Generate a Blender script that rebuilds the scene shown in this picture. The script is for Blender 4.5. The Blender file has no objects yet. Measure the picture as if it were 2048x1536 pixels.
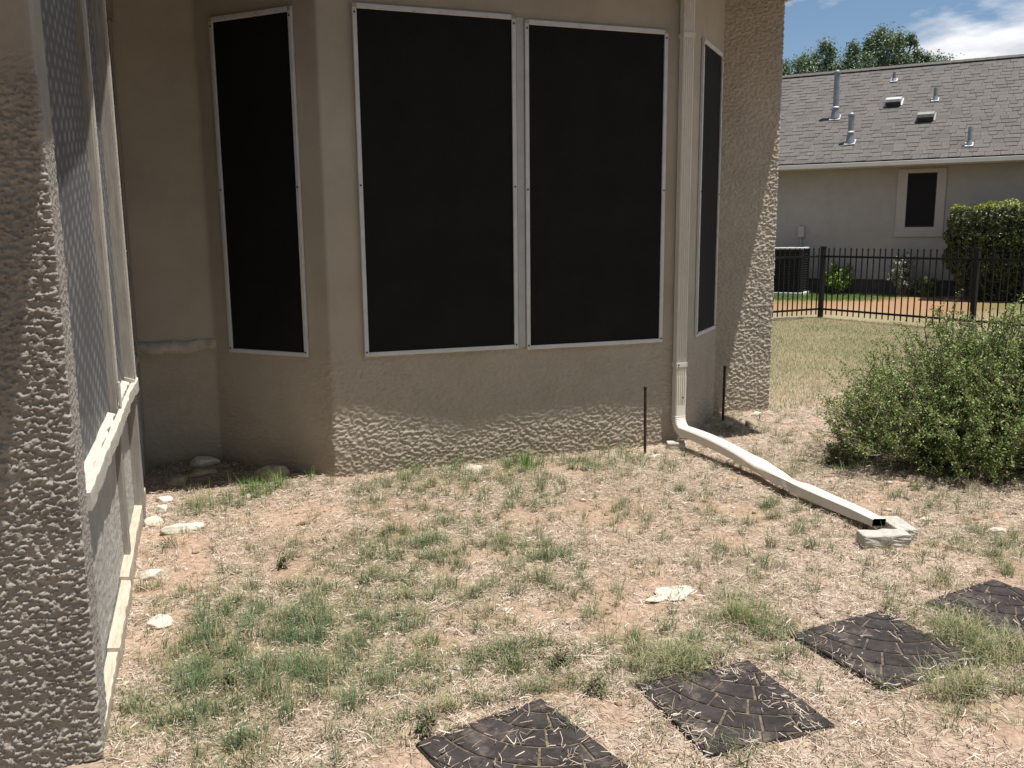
import bpy, bmesh, math, random
import numpy as np
from mathutils import Vector, Matrix

random.seed(7)
rng = np.random.default_rng(11)
SC = bpy.context.scene
COL = SC.collection

# ------------------------------------------------------------------ camera
YAW, PITCH, ROLL = math.radians(19.5445), math.radians(-9.7256), math.radians(-0.5449)
EYE = Vector((0, 0, 1.55))
fw = Vector((math.sin(YAW) * math.cos(PITCH), math.cos(YAW) * math.cos(PITCH), math.sin(PITCH)))
r0 = Vector((math.cos(YAW), -math.sin(YAW), 0))
u0 = r0.cross(fw)
rr = r0 * math.cos(ROLL) + u0 * math.sin(ROLL)
uu = -r0 * math.sin(ROLL) + u0 * math.cos(ROLL)
cd = bpy.data.cameras.new('camera')
cam = bpy.data.objects.new('camera', cd)
COL.objects.link(cam)
cam.matrix_world = Matrix(((rr.x, uu.x, -fw.x, EYE.x), (rr.y, uu.y, -fw.y, EYE.y), (rr.z, uu.z, -fw.z, EYE.z), (0, 0, 0, 1)))
cd.sensor_width = 36.0
cd.lens = 31.035
cd.clip_start = 0.05
cd.clip_end = 2000
SC.camera = cam

# ------------------------------------------------------------------ sun, sky, exposure
SUN = Vector((0.196, -0.18, 1.0)).normalized()
sl = bpy.data.lights.new('sun', 'SUN')
sl.energy = 5.0
sl.angle = math.radians(0.53)
sl.color = (1.0, 0.955, 0.89)
so = bpy.data.objects.new('sun', sl)
COL.objects.link(so)
so.rotation_euler = SUN.to_track_quat('Z', 'Y').to_euler()
so.location = (0, 0, 30)

W = bpy.data.worlds.new('World')
SC.world = W
W.use_nodes = True
nt = W.node_tree
nt.nodes.clear()
N, L = nt.nodes, nt.links
out = N.new('ShaderNodeOutputWorld')
bg = N.new('ShaderNodeBackground')
sky = N.new('ShaderNodeTexSky')
sky.sky_type = 'NISHITA'
sky.sun_disc = False
sky.sun_elevation = math.asin(SUN.z)
sky.sun_rotation = math.atan2(SUN.x, SUN.y)
sky.air_density = 1.0
sky.dust_density = 0.0
sky.ozone_density = 3.0
tc = N.new('ShaderNodeTexCoord')
sep = N.new('ShaderNodeSeparateXYZ')
L.new(tc.outputs['Generated'], sep.inputs[0])
zc = N.new('ShaderNodeMath'); zc.operation = 'ADD'; zc.inputs[1].default_value = 0.12
L.new(sep.outputs[2], zc.inputs[0])
zm = N.new('ShaderNodeMath'); zm.operation = 'MAXIMUM'; zm.inputs[1].default_value = 0.05
L.new(zc.outputs[0], zm.inputs[0])
dv = N.new('ShaderNodeVectorMath'); dv.operation = 'DIVIDE'
cz = N.new('ShaderNodeCombineXYZ')
for i in range(3):
    L.new(zm.outputs[0], cz.inputs[i])
L.new(tc.outputs['Generated'], dv.inputs[0]); L.new(cz.outputs[0], dv.inputs[1])
CLOUD_OFF = (5.2, 2.6, 0.0)
mp = N.new('ShaderNodeMapping'); mp.inputs['Location'].default_value = CLOUD_OFF
mp.inputs['Scale'].default_value = (1.0, 1.0, 0.0)
L.new(dv.outputs[0], mp.inputs[0])
cn = N.new('ShaderNodeTexNoise'); cn.inputs['Scale'].default_value = 1.15
cn.inputs['Detail'].default_value = 9; cn.inputs['Roughness'].default_value = 0.52
L.new(mp.outputs[0], cn.inputs['Vector'])
cr = N.new('ShaderNodeValToRGB')
cr.color_ramp.elements[0].position = 0.50; cr.color_ramp.elements[0].color = (0, 0, 0, 1)
cr.color_ramp.elements[1].position = 0.59; cr.color_ramp.elements[1].color = (1, 1, 1, 1)
L.new(cn.outputs['Fac'], cr.inputs[0])
cn2 = N.new('ShaderNodeTexNoise'); cn2.inputs['Scale'].default_value = 3.1; cn2.inputs['Detail'].default_value = 6
L.new(mp.outputs[0], cn2.inputs['Vector'])
cr2 = N.new('ShaderNodeValToRGB')
cr2.color_ramp.elements[0].position = 0.35; cr2.color_ramp.elements[0].color = (6.8, 7.1, 7.8, 1)
cr2.color_ramp.elements[1].position = 0.62; cr2.color_ramp.elements[1].color = (10.6, 10.7, 10.9, 1)
L.new(cn2.outputs['Fac'], cr2.inputs[0])
mx = N.new('ShaderNodeMixRGB')
L.new(cr.outputs[0], mx.inputs[0]); L.new(sky.outputs[0], mx.inputs[1]); L.new(cr2.outputs[0], mx.inputs[2])
L.new(mx.outputs[0], bg.inputs[0])
bg.inputs[1].default_value = 0.068
L.new(bg.outputs[0], out.inputs[0])

SC.view_settings.view_transform = 'Standard'
SC.view_settings.look = 'None'
SC.view_settings.gamma = 1.0
SC.view_settings.exposure = 0.5
SC.view_settings.use_curve_mapping = False
SC.render.engine = 'CYCLES'
SC.cycles.use_denoising = True
SC.cycles.denoiser = 'OPENIMAGEDENOISE'
SC.cycles.denoising_input_passes = 'RGB_ALBEDO_NORMAL'
SC.cycles.denoising_prefilter = 'NONE'
SC.cycles.max_bounces = 6
SC.cycles.diffuse_bounces = 4
SC.cycles.transparent_max_bounces = 12
SC.cycles.sample_clamp_indirect = 6.0


# ------------------------------------------------------------------ numpy noise
def _h(ix, iy, seed):
    n = (ix.astype(np.int64) * 374761393 + iy.astype(np.int64) * 668265263 + seed * 982451653) & 0xffffffff
    n = ((n ^ (n >> 13)) * 1274126177) & 0xffffffff
    n = ((n ^ (n >> 16)) * 2246822519) & 0xffffffff
    return (n ^ (n >> 15)) & 0xffffffff


def pn(x, y, seed=0):
    seed = int(round(seed * 10)) if isinstance(seed, float) else int(seed)
    x = np.asarray(x, float); y = np.asarray(y, float)
    ix, iy = np.floor(x), np.floor(y)
    fx, fy = x - ix, y - iy
    u = fx * fx * fx * (fx * (fx * 6 - 15) + 10)
    v = fy * fy * fy * (fy * (fy * 6 - 15) + 10)

    def g(dx, dy):
        a = _h(ix + dx, iy + dy, seed) / 4294967296.0 * 2 * np.pi
        return np.cos(a) * (fx - dx) + np.sin(a) * (fy - dy)
    a = g(0, 0) * (1 - u) + g(1, 0) * u
    b = g(0, 1) * (1 - u) + g(1, 1) * u
    return (a * (1 - v) + b * v) * 1.5


def fbm(x, y, o=4, seed=0, gain=.5):
    s, a = 0, 1.0
    for k in range(o):
        s = s + a * pn(x * 2 ** k, y * 2 ** k, seed + k * 17)
        a *= gain
    return s


def sstep(a, b, x):
    t = np.clip((x - a) / (b - a), 0, 1)
    return t * t * (3 - 2 * t)


def stucco_h(u, v, seed=3, sc=1.0):
    """knock-down stucco: torn plateaus with soft flats, metres of relief"""
    u = u / sc; v = v / sc
    wu = u + .012 * pn(u / .05, v / .05, seed + 50)
    wv = v + .009 * pn(u / .04, v / .03, seed + 60)
    a = fbm(wu / .050, wv / .026, 3, seed, .55)
    b = fbm(wu / .024, wv / .013, 2, seed + 9, .5)
    big = pn(u / .22, v / .10, seed + 70)
    return (.0085 * sstep(-.10, .26, a + .22 * big) + .0045 * sstep(-.10, .30, b) * sstep(-.6, .1, big + a)
            + .0016 * pn(u / .009, v / .008, seed + 30) + .0010 * pn(u / .0048, v / .0044, seed + 31))


# ------------------------------------------------------------------ materials
def newmat(name):
    m = bpy.data.materials.new(name)
    m.use_nodes = True
    nt = m.node_tree
    p = nt.nodes['Principled BSDF']
    return m, nt, p


def mat(name, c, rough=.8, var=.12, scale=6.0, bump=0.0, bscale=200.0, c2=None, metal=0.0, spec=.3, detail=5, stretch=None, dirt=None):
    m, nt, p = newmat(name)
    N, L = nt.nodes, nt.links
    tc = N.new('ShaderNodeTexCoord')
    src = tc.outputs['Object']
    if stretch:
        mpn = N.new('ShaderNodeMapping'); mpn.inputs['Scale'].default_value = stretch
        L.new(src, mpn.inputs[0]); src = mpn.outputs[0]
    no = N.new('ShaderNodeTexNoise'); no.inputs['Scale'].default_value = scale; no.inputs['Detail'].default_value = detail
    no.inputs['Roughness'].default_value = .62
    L.new(src, no.inputs['Vector'])
    ra = N.new('ShaderNodeValToRGB')
    c2 = c2 or tuple(max(0, x * (1 - 2 * var)) for x in c)
    ra.color_ramp.elements[0].position = .32; ra.color_ramp.elements[0].color = (*c2, 1)
    ra.color_ramp.elements[1].position = .66; ra.color_ramp.elements[1].color = (*[min(1, x * (1 + var * .5)) for x in c], 1)
    L.new(no.outputs['Fac'], ra.inputs[0])
    col = ra.outputs[0]
    if dirt:
        n2 = N.new('ShaderNodeTexNoise'); n2.inputs['Scale'].default_value = dirt[1]; n2.inputs['Detail'].default_value = 8
        n2.inputs['Roughness'].default_value = .7
        L.new(tc.outputs['Object'], n2.inputs['Vector'])
        r2 = N.new('ShaderNodeValToRGB')
        r2.color_ramp.elements[0].position = dirt[2]; r2.color_ramp.elements[1].position = dirt[2] + .18
        L.new(n2.outputs['Fac'], r2.inputs[0])
        mi = N.new('ShaderNodeMixRGB'); mi.inputs[2].default_value = (*dirt[0], 1)
        L.new(r2.outputs[0], mi.inputs[0]); L.new(col, mi.inputs[1]); col = mi.outputs[0]
    L.new(col, p.inputs['Base Color'])
    p.inputs['Roughness'].default_value = rough
    p.inputs['Metallic'].default_value = metal
    p.inputs['Specular IOR Level'].default_value = spec
    if bump > 0:
        nb = N.new('ShaderNodeTexNoise'); nb.inputs['Scale'].default_value = bscale; nb.inputs['Detail'].default_value = 4
        L.new(src, nb.inputs['Vector'])
        bn = N.new('ShaderNodeBump'); bn.inputs['Strength'].default_value = bump; bn.inputs['Distance'].default_value = .004
        L.new(nb.outputs['Fac'], bn.inputs['Height']); L.new(bn.outputs[0], p.inputs['Normal'])
    return m


def leafmat(name, trans=.25, rough=.6, spec=.25):
    m, nt, p = newmat(name)
    N, L = nt.nodes, nt.links
    at = N.new('ShaderNodeAttribute'); at.attribute_name = 'col'
    L.new(at.outputs['Color'], p.inputs['Base Color'])
    p.inputs['Roughness'].default_value = rough
    p.inputs['Specular IOR Level'].default_value = spec
    tr = N.new('ShaderNodeBsdfTranslucent')
    L.new(at.outputs['Color'], tr.inputs[0])
    mi = N.new('ShaderNodeMixShader'); mi.inputs[0].default_value = trans
    L.new(p.outputs[0], mi.inputs[1]); L.new(tr.outputs[0], mi.inputs[2])
    L.new(mi.outputs[0], N['Material Output'].inputs['Surface'])
    return m


M = {}
M['stucco'] = mat('stucco', (.425, .382, .315), .9, .07, 2.2, .22, 120, dirt=((.325, .29, .235), 1.6, .60))


def add_splash(m, colr=(.24, .185, .125), top=.26):
    nt = m.node_tree; N, L = nt.nodes, nt.links
    p = N['Principled BSDF']
    src = p.inputs['Base Color'].links[0].from_socket
    tc = N.new('ShaderNodeTexCoord'); sp = N.new('ShaderNodeSeparateXYZ'); L.new(tc.outputs['Object'], sp.inputs[0])
    mr = N.new('ShaderNodeMapRange'); mr.inputs['From Min'].default_value = top; mr.inputs['From Max'].default_value = 0.0
    L.new(sp.outputs[2], mr.inputs['Value'])
    no = N.new('ShaderNodeTexNoise'); no.inputs['Scale'].default_value = 9; no.inputs['Detail'].default_value = 8; no.inputs['Roughness'].default_value = .7
    L.new(tc.outputs['Object'], no.inputs['Vector'])
    mu = N.new('ShaderNodeMath'); mu.operation = 'MULTIPLY'; L.new(mr.outputs[0], mu.inputs[0]); L.new(no.outputs['Fac'], mu.inputs[1])
    mi = N.new('ShaderNodeMixRGB'); mi.inputs[2].default_value = (*colr, 1)
    L.new(mu.outputs[0], mi.inputs[0]); L.new(src, mi.inputs[1]); L.new(mi.outputs[0], p.inputs['Base Color'])


add_splash(M['stucco'])
M['stucco_pillar'] = mat('stucco_pillar', (.335, .305, .272), .88, .10, 5, .7, 240, dirt=((.235, .205, .175), 7, .62), spec=.4)
M['panel'] = mat('panel', (.44, .425, .395), .88, .08, 7, .5, 120)
M['frame'] = mat('frame', (.60, .61, .62), .45, .06, 9, 0, spec=.5, dirt=((.42, .40, .36), 12, .62))
M['mesh'] = mat('mesh', (.012, .012, .012), .75, .15, 3, .15, 900, spec=.15)
M['mullion'] = mat('mullion', (.44, .44, .45), .6, .06, 8)
M['screw'] = mat('screw', (.05, .05, .05), .5, .1, 20)
M['whitewood'] = mat('whitewood', (.52, .49, .43), .8, .12, 9, .35, 60, stretch=(8, 1, 8), dirt=((.30, .24, .18), 22, .63))
M['greywood'] = mat('greywood', (.31, .288, .258), .88, .16, 9, .4, 50, stretch=(9, 9, .7), dirt=((.27, .22, .17), 6, .6))
M['cutwood'] = mat('cutwood', (.48, .43, .34), .8, .14, 8, .3, 60, stretch=(9, 1, 9), dirt=((.34, .27, .19), 16, .56))
M['dpaint'] = mat('dpaint', (.68, .645, .575), .42, .04, 5, 0, spec=.5, dirt=((.46, .40, .31), 7, .60))
M['dark_in'] = mat('dark_in', (.02, .02, .02), .9, .1, 3)
M['limestone'] = mat('limestone', (.60, .56, .47), .9, .14, 14, .7, 55, dirt=((.40, .33, .25), 10, .60))
M['tanstone'] = mat('tanstone', (.36, .30, .21), .9, .2, 12, .7, 50)
M['brick'] = mat('brick', (.47, .45, .40), .92, .12, 22, .8, 120, dirt=((.30, .26, .20), 14, .60))
M['rust'] = mat('rust', (.062, .036, .027), .85, .3, 40, .6, 150, c2=(.03, .018, .014))
M['rubber'] = mat('rubber', (.050, .042, .040), .92, .25, 14, .6, 260, dirt=((.16, .135, .115), 8, .53), spec=.25)
M['jointsand'] = mat('jointsand', (.20, .155, .115), .95, .3, 30, .8, 120, dirt=((.035, .03, .028), 11, .44))
M['fence'] = mat('fence', (.010, .010, .011), .6, .1, 10, spec=.2)
M['nwall'] = mat('nwall', (.30, .288, .27), .92, .05, 3, .3, 60)
M['ntrim'] = mat('ntrim', (.345, .33, .31), .9, .04, 3, .2, 60)
M['nfound'] = mat('nfound', (.085, .078, .07), .95, .15, 5)
M['gutter'] = mat('gutter', (.62, .63, .63), .4, .04, 3, spec=.5)
M['pane'] = mat('pane', (.009, .009, .010), .55, .1, 3, spec=.15)
M['deck'] = mat('deck', (.06, .055, .05), .95, .2, 20)
SH = [mat('shingle_grey', (.132, .121, .113), .95, .16, 30, .6, 300), mat('shingle_brown', (.116, .106, .098), .95, .16, 30, .6, 300),
      mat('shingle_pale', (.139, .128, .120), .95, .16, 30, .6, 300)]
M['galv'] = mat('galv', (.21, .23, .26), .5, .14, 10, metal=.35, spec=.5)
M['flash'] = mat('flash', (.50, .51, .52), .5, .08, 8, metal=.1)
M['vent'] = mat('vent', (.27, .265, .255), .55, .08, 8)
M['acdark'] = mat('acdark', (.028, .028, .030), .5, .2, 10)
M['actop'] = mat('actop', (.52, .53, .54), .45, .06, 8)
M['concrete'] = mat('concrete', (.52, .51, .48), .9, .08, 8)
M['bark'] = mat('bark', (.12, .095, .07), .95, .25, 20, .6, 60)
M['twig'] = mat('twig', (.24, .20, .15), .9, .25, 30)
M['soffit'] = mat('soffit', (.13, .115, .10), .9, .05, 3)
M['blade'] = leafmat('blade', .22, .65, .2)
M['leaf'] = leafmat('leaf', .22, .45, .35)
M['nail'] = mat('nail', (.70, .70, .70), .4, .05, 10, metal=.4)


def screenmat():
    """woven porch screen: two layers of weave beating against each other, partly see-through"""
    m, nt, p = newmat('porch_screen')
    N, L = nt.nodes, nt.links
    tc = N.new('ShaderNodeTexCoord')

    def wave(rotx, sc, dist):
        mpn = N.new('ShaderNodeMapping'); mpn.inputs['Rotation'].default_value = (rotx, 0, 0)
        L.new(tc.outputs['Object'], mpn.inputs[0])
        w = N.new('ShaderNodeTexWave'); w.bands_direction = 'Y'; w.wave_profile = 'SIN'
        w.inputs['Scale'].default_value = sc; w.inputs['Distortion'].default_value = dist
        w.inputs['Detail'].default_value = 2; w.inputs['Detail Scale'].default_value = .25
        L.new(mpn.outputs[0], w.inputs['Vector'])
        return w.outputs['Fac']
    a = wave(math.radians(14), .314 / .13, 1.6)
    b = wave(math.radians(83), .314 / .085, 2.2)
    c1 = N.new('ShaderNodeMath'); c1.operation = 'SUBTRACT'; c1.inputs[1].default_value = .5
    c2 = N.new('ShaderNodeMath'); c2.operation = 'SUBTRACT'; c2.inputs[1].default_value = .5
    L.new(a, c1.inputs[0]); L.new(b, c2.inputs[0])
    mu = N.new('ShaderNodeMath'); mu.operation = 'MULTIPLY'
    L.new(c1.outputs[0], mu.inputs[0]); L.new(c2.outputs[0], mu.inputs[1])
    nz = N.new('ShaderNodeTexNoise'); nz.inputs['Scale'].default_value = 2.2; nz.inputs['Detail'].default_value = 4
    L.new(tc.outputs['Object'], nz.inputs['Vector'])
    ad = N.new('ShaderNodeMath'); ad.operation = 'MULTIPLY_ADD'; ad.inputs[1].default_value = .55; ad.inputs[2].default_value = -.27
    L.new(nz.outputs['Fac'], ad.inputs[0])
    sm = N.new('ShaderNodeMath'); sm.operation = 'ADD'
    L.new(mu.outputs[0], sm.inputs[0]); L.new(ad.outputs[0], sm.inputs[1])
    ra = N.new('ShaderNodeValToRGB')
    ra.color_ramp.elements[0].color = (.115, .117, .121, 1); ra.color_ramp.elements[1].color = (.275, .275, .272, 1)
    ra.color_ramp.elements[0].position = .0; ra.color_ramp.elements[1].position = .24
    L.new(sm.outputs[0], ra.inputs[0]); L.new(ra.outputs[0], p.inputs['Base Color'])
    p.inputs['Roughness'].default_value = .7
    t = N.new('ShaderNodeBsdfTransparent')
    mi = N.new('ShaderNodeMixShader'); mi.inputs[0].default_value = .14
    L.new(p.outputs[0], mi.inputs[1]); L.new(t.outputs[0], mi.inputs[2])
    L.new(mi.outputs[0], N['Material Output'].inputs['Surface'])
    return m


M['screen'] = screenmat()


def groundmat():
    m, nt, p = newmat('soil_and_thatch')
    N, L = nt.nodes, nt.links
    at = N.new('ShaderNodeAttribute'); at.attribute_name = 'col'
    tc = N.new('ShaderNodeTexCoord')
    n1 = N.new('ShaderNodeTexNoise'); n1.inputs['Scale'].default_value = 38; n1.inputs['Detail'].default_value = 8; n1.inputs['Roughness'].default_value = .72
    L.new(tc.outputs['Object'], n1.inputs['Vector'])
    ra = N.new('ShaderNodeValToRGB')
    ra.color_ramp.elements[0].position = .30; ra.color_ramp.elements[0].color = (.50, .47, .45, 1)
    ra.color_ramp.elements[1].position = .68; ra.color_ramp.elements[1].color = (1.18, 1.16, 1.12, 1)
    L.new(n1.outputs['Fac'], ra.inputs[0])
    mu = N.new('ShaderNodeMixRGB'); mu.blend_type = 'MULTIPLY'; mu.inputs[0].default_value = 1
    L.new(at.outputs['Color'], mu.inputs[1]); L.new(ra.outputs[0], mu.inputs[2])
    L.new(mu.outputs[0], p.inputs['Base Color'])
    p.inputs['Roughness'].default_value = .95
    p.inputs['Specular IOR Level'].default_value = .1
    n2 = N.new('ShaderNodeTexNoise'); n2.inputs['Scale'].default_value = 110; n2.inputs['Detail'].default_value = 6
    L.new(tc.outputs['Object'], n2.inputs['Vector'])
    bn = N.new('ShaderNodeBump'); bn.inputs['Strength'].default_value = .9; bn.inputs['Distance'].default_value = .01
    L.new(n2.outputs['Fac'], bn.inputs['Height']); L.new(bn.outputs[0], p.inputs['Normal'])
    return m


M['ground'] = groundmat()


# ------------------------------------------------------------------ object helpers
def link(name, me, parent=None, mats=()):
    o = bpy.data.objects.new(name, me)
    COL.objects.link(o)
    if me is not None:
        for m in mats:
            if m.name not in [x.name for x in me.materials if x]:
                me.materials.append(m)
    if parent is not None:
        o.parent = parent
    return o


def tag(o, label=None, cat=None, group=None, kind=None):
    if label: o['label'] = label
    if cat: o['category'] = cat
    if group: o['group'] = group
    if kind: o['kind'] = kind
    return o


def thing(name, label, cat, loc=(0, 0, 0), rz=0, group=None):
    o = bpy.data.objects.new(name, None)
    COL.objects.link(o)
    o.empty_display_size = .1
    o.location = loc
    o.rotation_euler = (0, 0, rz)
    return tag(o, label, cat, group)


def fast_mesh(name, V, F, cols=None, smooth=False):
    """V (n,3), F (m,k) arrays"""
    me = bpy.data.meshes.new(name)
    V = np.asarray(V, np.float32); F = np.asarray(F, np.int32)
    k = F.shape[1]
    me.vertices.add(len(V)); me.vertices.foreach_set('co', V.ravel())
    me.loops.add(F.size); me.loops.foreach_set('vertex_index', F.ravel())
    me.polygons.add(len(F))
    me.polygons.foreach_set('loop_start', np.arange(0, F.size, k, dtype=np.int32))
    if smooth:
        me.polygons.foreach_set('use_smooth', np.ones(len(F), bool))
    me.update(calc_edges=True)
    if cols is not None:
        a = me.color_attributes.new('col', 'FLOAT_COLOR', 'POINT')
        c = np.ones((len(V), 4), np.float32); c[:, :3] = cols
        a.data.foreach_set('color', c.ravel())
    return me


def bm_mesh(name, bm, smooth=False):
    me = bpy.data.meshes.new(name)
    bmesh.ops.recalc_face_normals(bm, faces=bm.faces)
    bm.to_mesh(me); bm.free()
    if smooth:
        for p in me.polygons: p.use_smooth = True
    return me


def add_box(bm, lo, hi, bev=0.0, mtx=None, seg=1):
    lo, hi = Vector(lo), Vector(hi)
    c, s = (lo + hi) / 2, hi - lo
    g = bmesh.ops.create_cube(bm, size=1.0)
    vs = g['verts']
    for v in vs:
        v.co = Vector((v.co.x * s.x, v.co.y * s.y, v.co.z * s.z)) + c
    if bev > 0:
        es = list({e for v in vs for e in v.link_edges})
        r = bmesh.ops.bevel(bm, geom=es, offset=bev, segments=seg, affect='EDGES', profile=.5)
        vs = list({v for f in r['faces'] for v in f.verts} | {v for v in vs if v.is_valid})
    if mtx is not None:
        for v in vs: v.co = mtx @ v.co
    return vs


def box(name, lo, hi, m, parent=None, bev=0.0, mtx=None):
    bm = bmesh.new()
    add_box(bm, lo, hi, bev, mtx)
    return link(name, bm_mesh(name, bm), parent, [m])


def cyl(bm, p0, p1, r0_, r1_=None, seg=10, cap=True):
    p0, p1 = Vector(p0), Vector(p1)
    r1_ = r0_ if r1_ is None else r1_
    d = (p1 - p0).normalized()
    a = d.orthogonal().normalized(); b = d.cross(a)
    r0v, r1v = [], []
    for i in range(seg):
        t = 2 * math.pi * i / seg
        o = a * math.cos(t) + b * math.sin(t)
        r0v.append(bm.verts.new(p0 + o * r0_)); r1v.append(bm.verts.new(p1 + o * r1_))
    for i in range(seg):
        j = (i + 1) % seg
        bm.faces.new((r0v[i], r0v[j], r1v[j], r1v[i]))
    if cap:
        bm.faces.new(r0v[::-1]); bm.faces.new(r1v)


def prism(bm, poly, z0, z1, mtx=None):
    lo = [bm.verts.new((x, y, z0)) for x, y in poly]
    hi = [bm.verts.new((x, y, z1)) for x, y in poly]
    n = len(poly)
    bm.faces.new(lo[::-1]); bm.faces.new(hi)
    for i in range(n):
        j = (i + 1) % n
        bm.faces.new((lo[i], lo[j], hi[j], hi[i]))
    if mtx is not None:
        for v in lo + hi: v.co = mtx @ v.co


def relief(name, org, uv, nv, ulen, vs, ustep, amp_fn, mtl, parent, seed=3, uoff=0.0, gain=1.0):
    """stucco sheet: u along uv, v up, relief along nv; vs = array of heights"""
    us = np.linspace(0, ulen, max(2, int(round(ulen / ustep)) + 1))
    U, Vv = np.meshgrid(us, vs)
    h = stucco_h(U + uoff, Vv, seed) * gain * amp_fn(U, Vv)
    org, uv, nv = np.array(org), np.array(uv), np.array(nv)
    P = org + U[..., None] * uv + Vv[..., None] * np.array((0, 0, 1.)) + h[..., None] * nv
    nu, nvv = len(us), len(vs)
    idx = np.arange(nu * nvv).reshape(nvv, nu)
    F = np.stack([idx[:-1, :-1], idx[:-1, 1:], idx[1:, 1:], idx[1:, :-1]], -1).reshape(-1, 4)
    me = fast_mesh(name, P.reshape(-1, 3), F, smooth=True)
    return link(name, me, parent, [mtl])


def path_relief(name, pts, step_fn, vs, amp_fn, mtl, seed, uoff=0.0, gain=1.0, z0=-.08, rad=.012, sc=1.0):
    """stucco skin along a polyline (outside on the right hand), corners slightly rounded"""
    P0 = []
    for i, p in enumerate(pts):
        p = np.array(p, float)
        if 0 < i < len(pts) - 1:
            a = np.array(pts[i - 1], float); b = np.array(pts[i + 1], float)
            da = (a - p) / np.linalg.norm(a - p); db = (b - p) / np.linalg.norm(b - p)
            for t in (0, .25, .5, .75, 1):
                q0, q1 = p + da * rad, p + db * rad
                P0.append((1 - t) ** 2 * q0 + 2 * t * (1 - t) * p + t * t * q1)
        else:
            P0.append(p)
    P0 = np.array(P0)
    sl_ = np.concatenate([[0], np.cumsum(np.linalg.norm(np.diff(P0, axis=0), axis=1))])
    us = [0.0]
    while us[-1] < sl_[-1]:
        us.append(us[-1] + step_fn(us[-1]))
    us = np.array(us); us[-1] = sl_[-1]
    X = np.interp(us, sl_, P0[:, 0]); Y = np.interp(us, sl_, P0[:, 1])
    dx = np.gradient(X, us); dy = np.gradient(Y, us); l = np.hypot(dx, dy)
    nx, ny = dy / l, -dx / l
    U, Vv = np.meshgrid(us, vs)
    h = stucco_h(U + uoff, Vv, seed, sc) * gain * amp_fn(U, Vv)
    P = np.stack([X[None] + h * nx[None], Y[None] + h * ny[None], Vv + z0], -1)
    idx = np.arange(U.size).reshape(U.shape)
    F = np.stack([idx[:-1, :-1], idx[:-1, 1:], idx[1:, 1:], idx[1:, :-1]], -1).reshape(-1, 4)
    return link(name, fast_mesh(name, P.reshape(-1, 3), F, smooth=True), None, [mtl])


def vlines(z0, zd, z1, fine, coarse):
    a = np.arange(z0, zd, fine)
    return np.concatenate([a, np.arange(zd, z1 + coarse * .5, coarse)])


PS = .47                     # paver size
PAV = []
for tx, ty, rz, lab, tl in [(1.0, 2.552, .22, 'dark rubber paver with fan pattern nearest the camera, cut by the bottom edge', (.004, .0)),
                            (1.808, 2.545, .01, 'dark rubber paver second from the left in the row, partly overgrown with dry grass', (-.006, .004)),
                            (2.54, 2.70, .09, 'dark rubber paver third in the row, between two grass clumps', (.008, -.008)),
                            (3.25, 2.79, .16, 'dark rubber paver farthest right, running out of the picture', (.004, -.004))]:
    PAV.append((tx - PS * (math.cos(rz) - math.sin(rz)), ty - PS * (math.sin(rz) + math.cos(rz)), rz, lab, tl))

# ================================================================== GROUND FIELDS
GREEN = [  # x, y, radius, strength
    (.0, 3.37, .17, 1.3), (.12, 3.61, .14, 1.0), (.2, 3.12, .18, 1.4), (-.05, 3.06, .13, 1.1), (.30, 3.35, .16, 1.1), (.04, 2.79, .2, 1.1),
    (-.21, 3.84, .09, .8), (-.23, 2.77, .08, .6), (-.08, 2.6, .15, .8), (.54, 3.67, .16, .75), (.64, 3.31, .18, .7), (.76, 3.64, .17, .75),
    (1.0, 4.16, .22, .7), (1.38, 4.09, .15, .6), (1.47, 3.76, .14, .7), (1.31, 4.29, .16, .6), (.76, 4.34, .15, .45), (.76, 4.97, .1, .4),
    (.73, 2.92, .14, .7), (.98, 2.91, .14, .5), (.02, 5.22, .10, 1.0), (.28, 5.40, .09, 1.4), (.40, 5.52, .08, 1.2), (.62, 5.55, .06, .8), (1.26, 5.44, .13, .8),
    (1.58, 5.45, .11, .9), (2.02, 5.36, .14, 1.5), (2.64, 5.36, .12, 1.0), (1.49, 2.62, .13, 1.5), (1.62, 2.66, .09, 1.0), (1.98, 2.85, .13, 1.4), (1.92, 2.66, .10, .9),
    (2.72, 2.44, .13, 1.4), (2.66, 2.25, .13, 1.1), (2.36, 2.08, .14, .8), (3.74, 3.1, .14, .9), (3.56, 4.69, .13, .8), (4.03, 4.6, .12, 1.2),
    (1.4, 3.29, .12, .4), (1.36, 2.85, .14, .6), (.45, 4.0, .25, .5), (1.75, 4.6, .22, .4), (1.2, 3.5, .25, .45), (2.3, 3.3, .25, .3), (1.1, 4.75, .2, .35), (1.6, 5.0, .2, .4), (2.5, 4.2, .25, .25), (1.0, 2.75, .2, .5), (.5, 2.9, .2, .6), (2.9, 3.9, .25, .3), (.9, 5.2, .15, .5), (1.9, 5.15, .15, .6), (2.4, 5.2, .14, .6), (1.35, 5.15, .14, .5), (2.75, 5.0, .14, .4), (3.5, 2.9, .2, .5), (.72, 2.62, .10, .9), (1.15, 2.72, .10, .5), (3.9, 3.9, .2, .35)]
BARE = [(2.10, 4.25, .22, 1.0), (1.59, 3.27, .14, .9), (.07, 3.30, .12, .8), (-.22, 3.45, .12, .9), (-.25, 4.1, .10, .9), (-.22, 4.5, .12, .7), (.42, 4.86, .20, .9),
        (1.75, 3.0, .16, .5), (2.6, 3.7, .3, .45), (.35, 4.35, .2, .5), (1.0, 4.83, .16, .6), (3.3, 3.0, .25, .5), (2.1, 1.9, .2, .5)]
DARK = [(.99, 4.83, .14, .7), (2.19, 4.68, .20, .8), (.40, 4.32, .20, .6), (.15, 5.95, .35, 1.2)]
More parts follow.
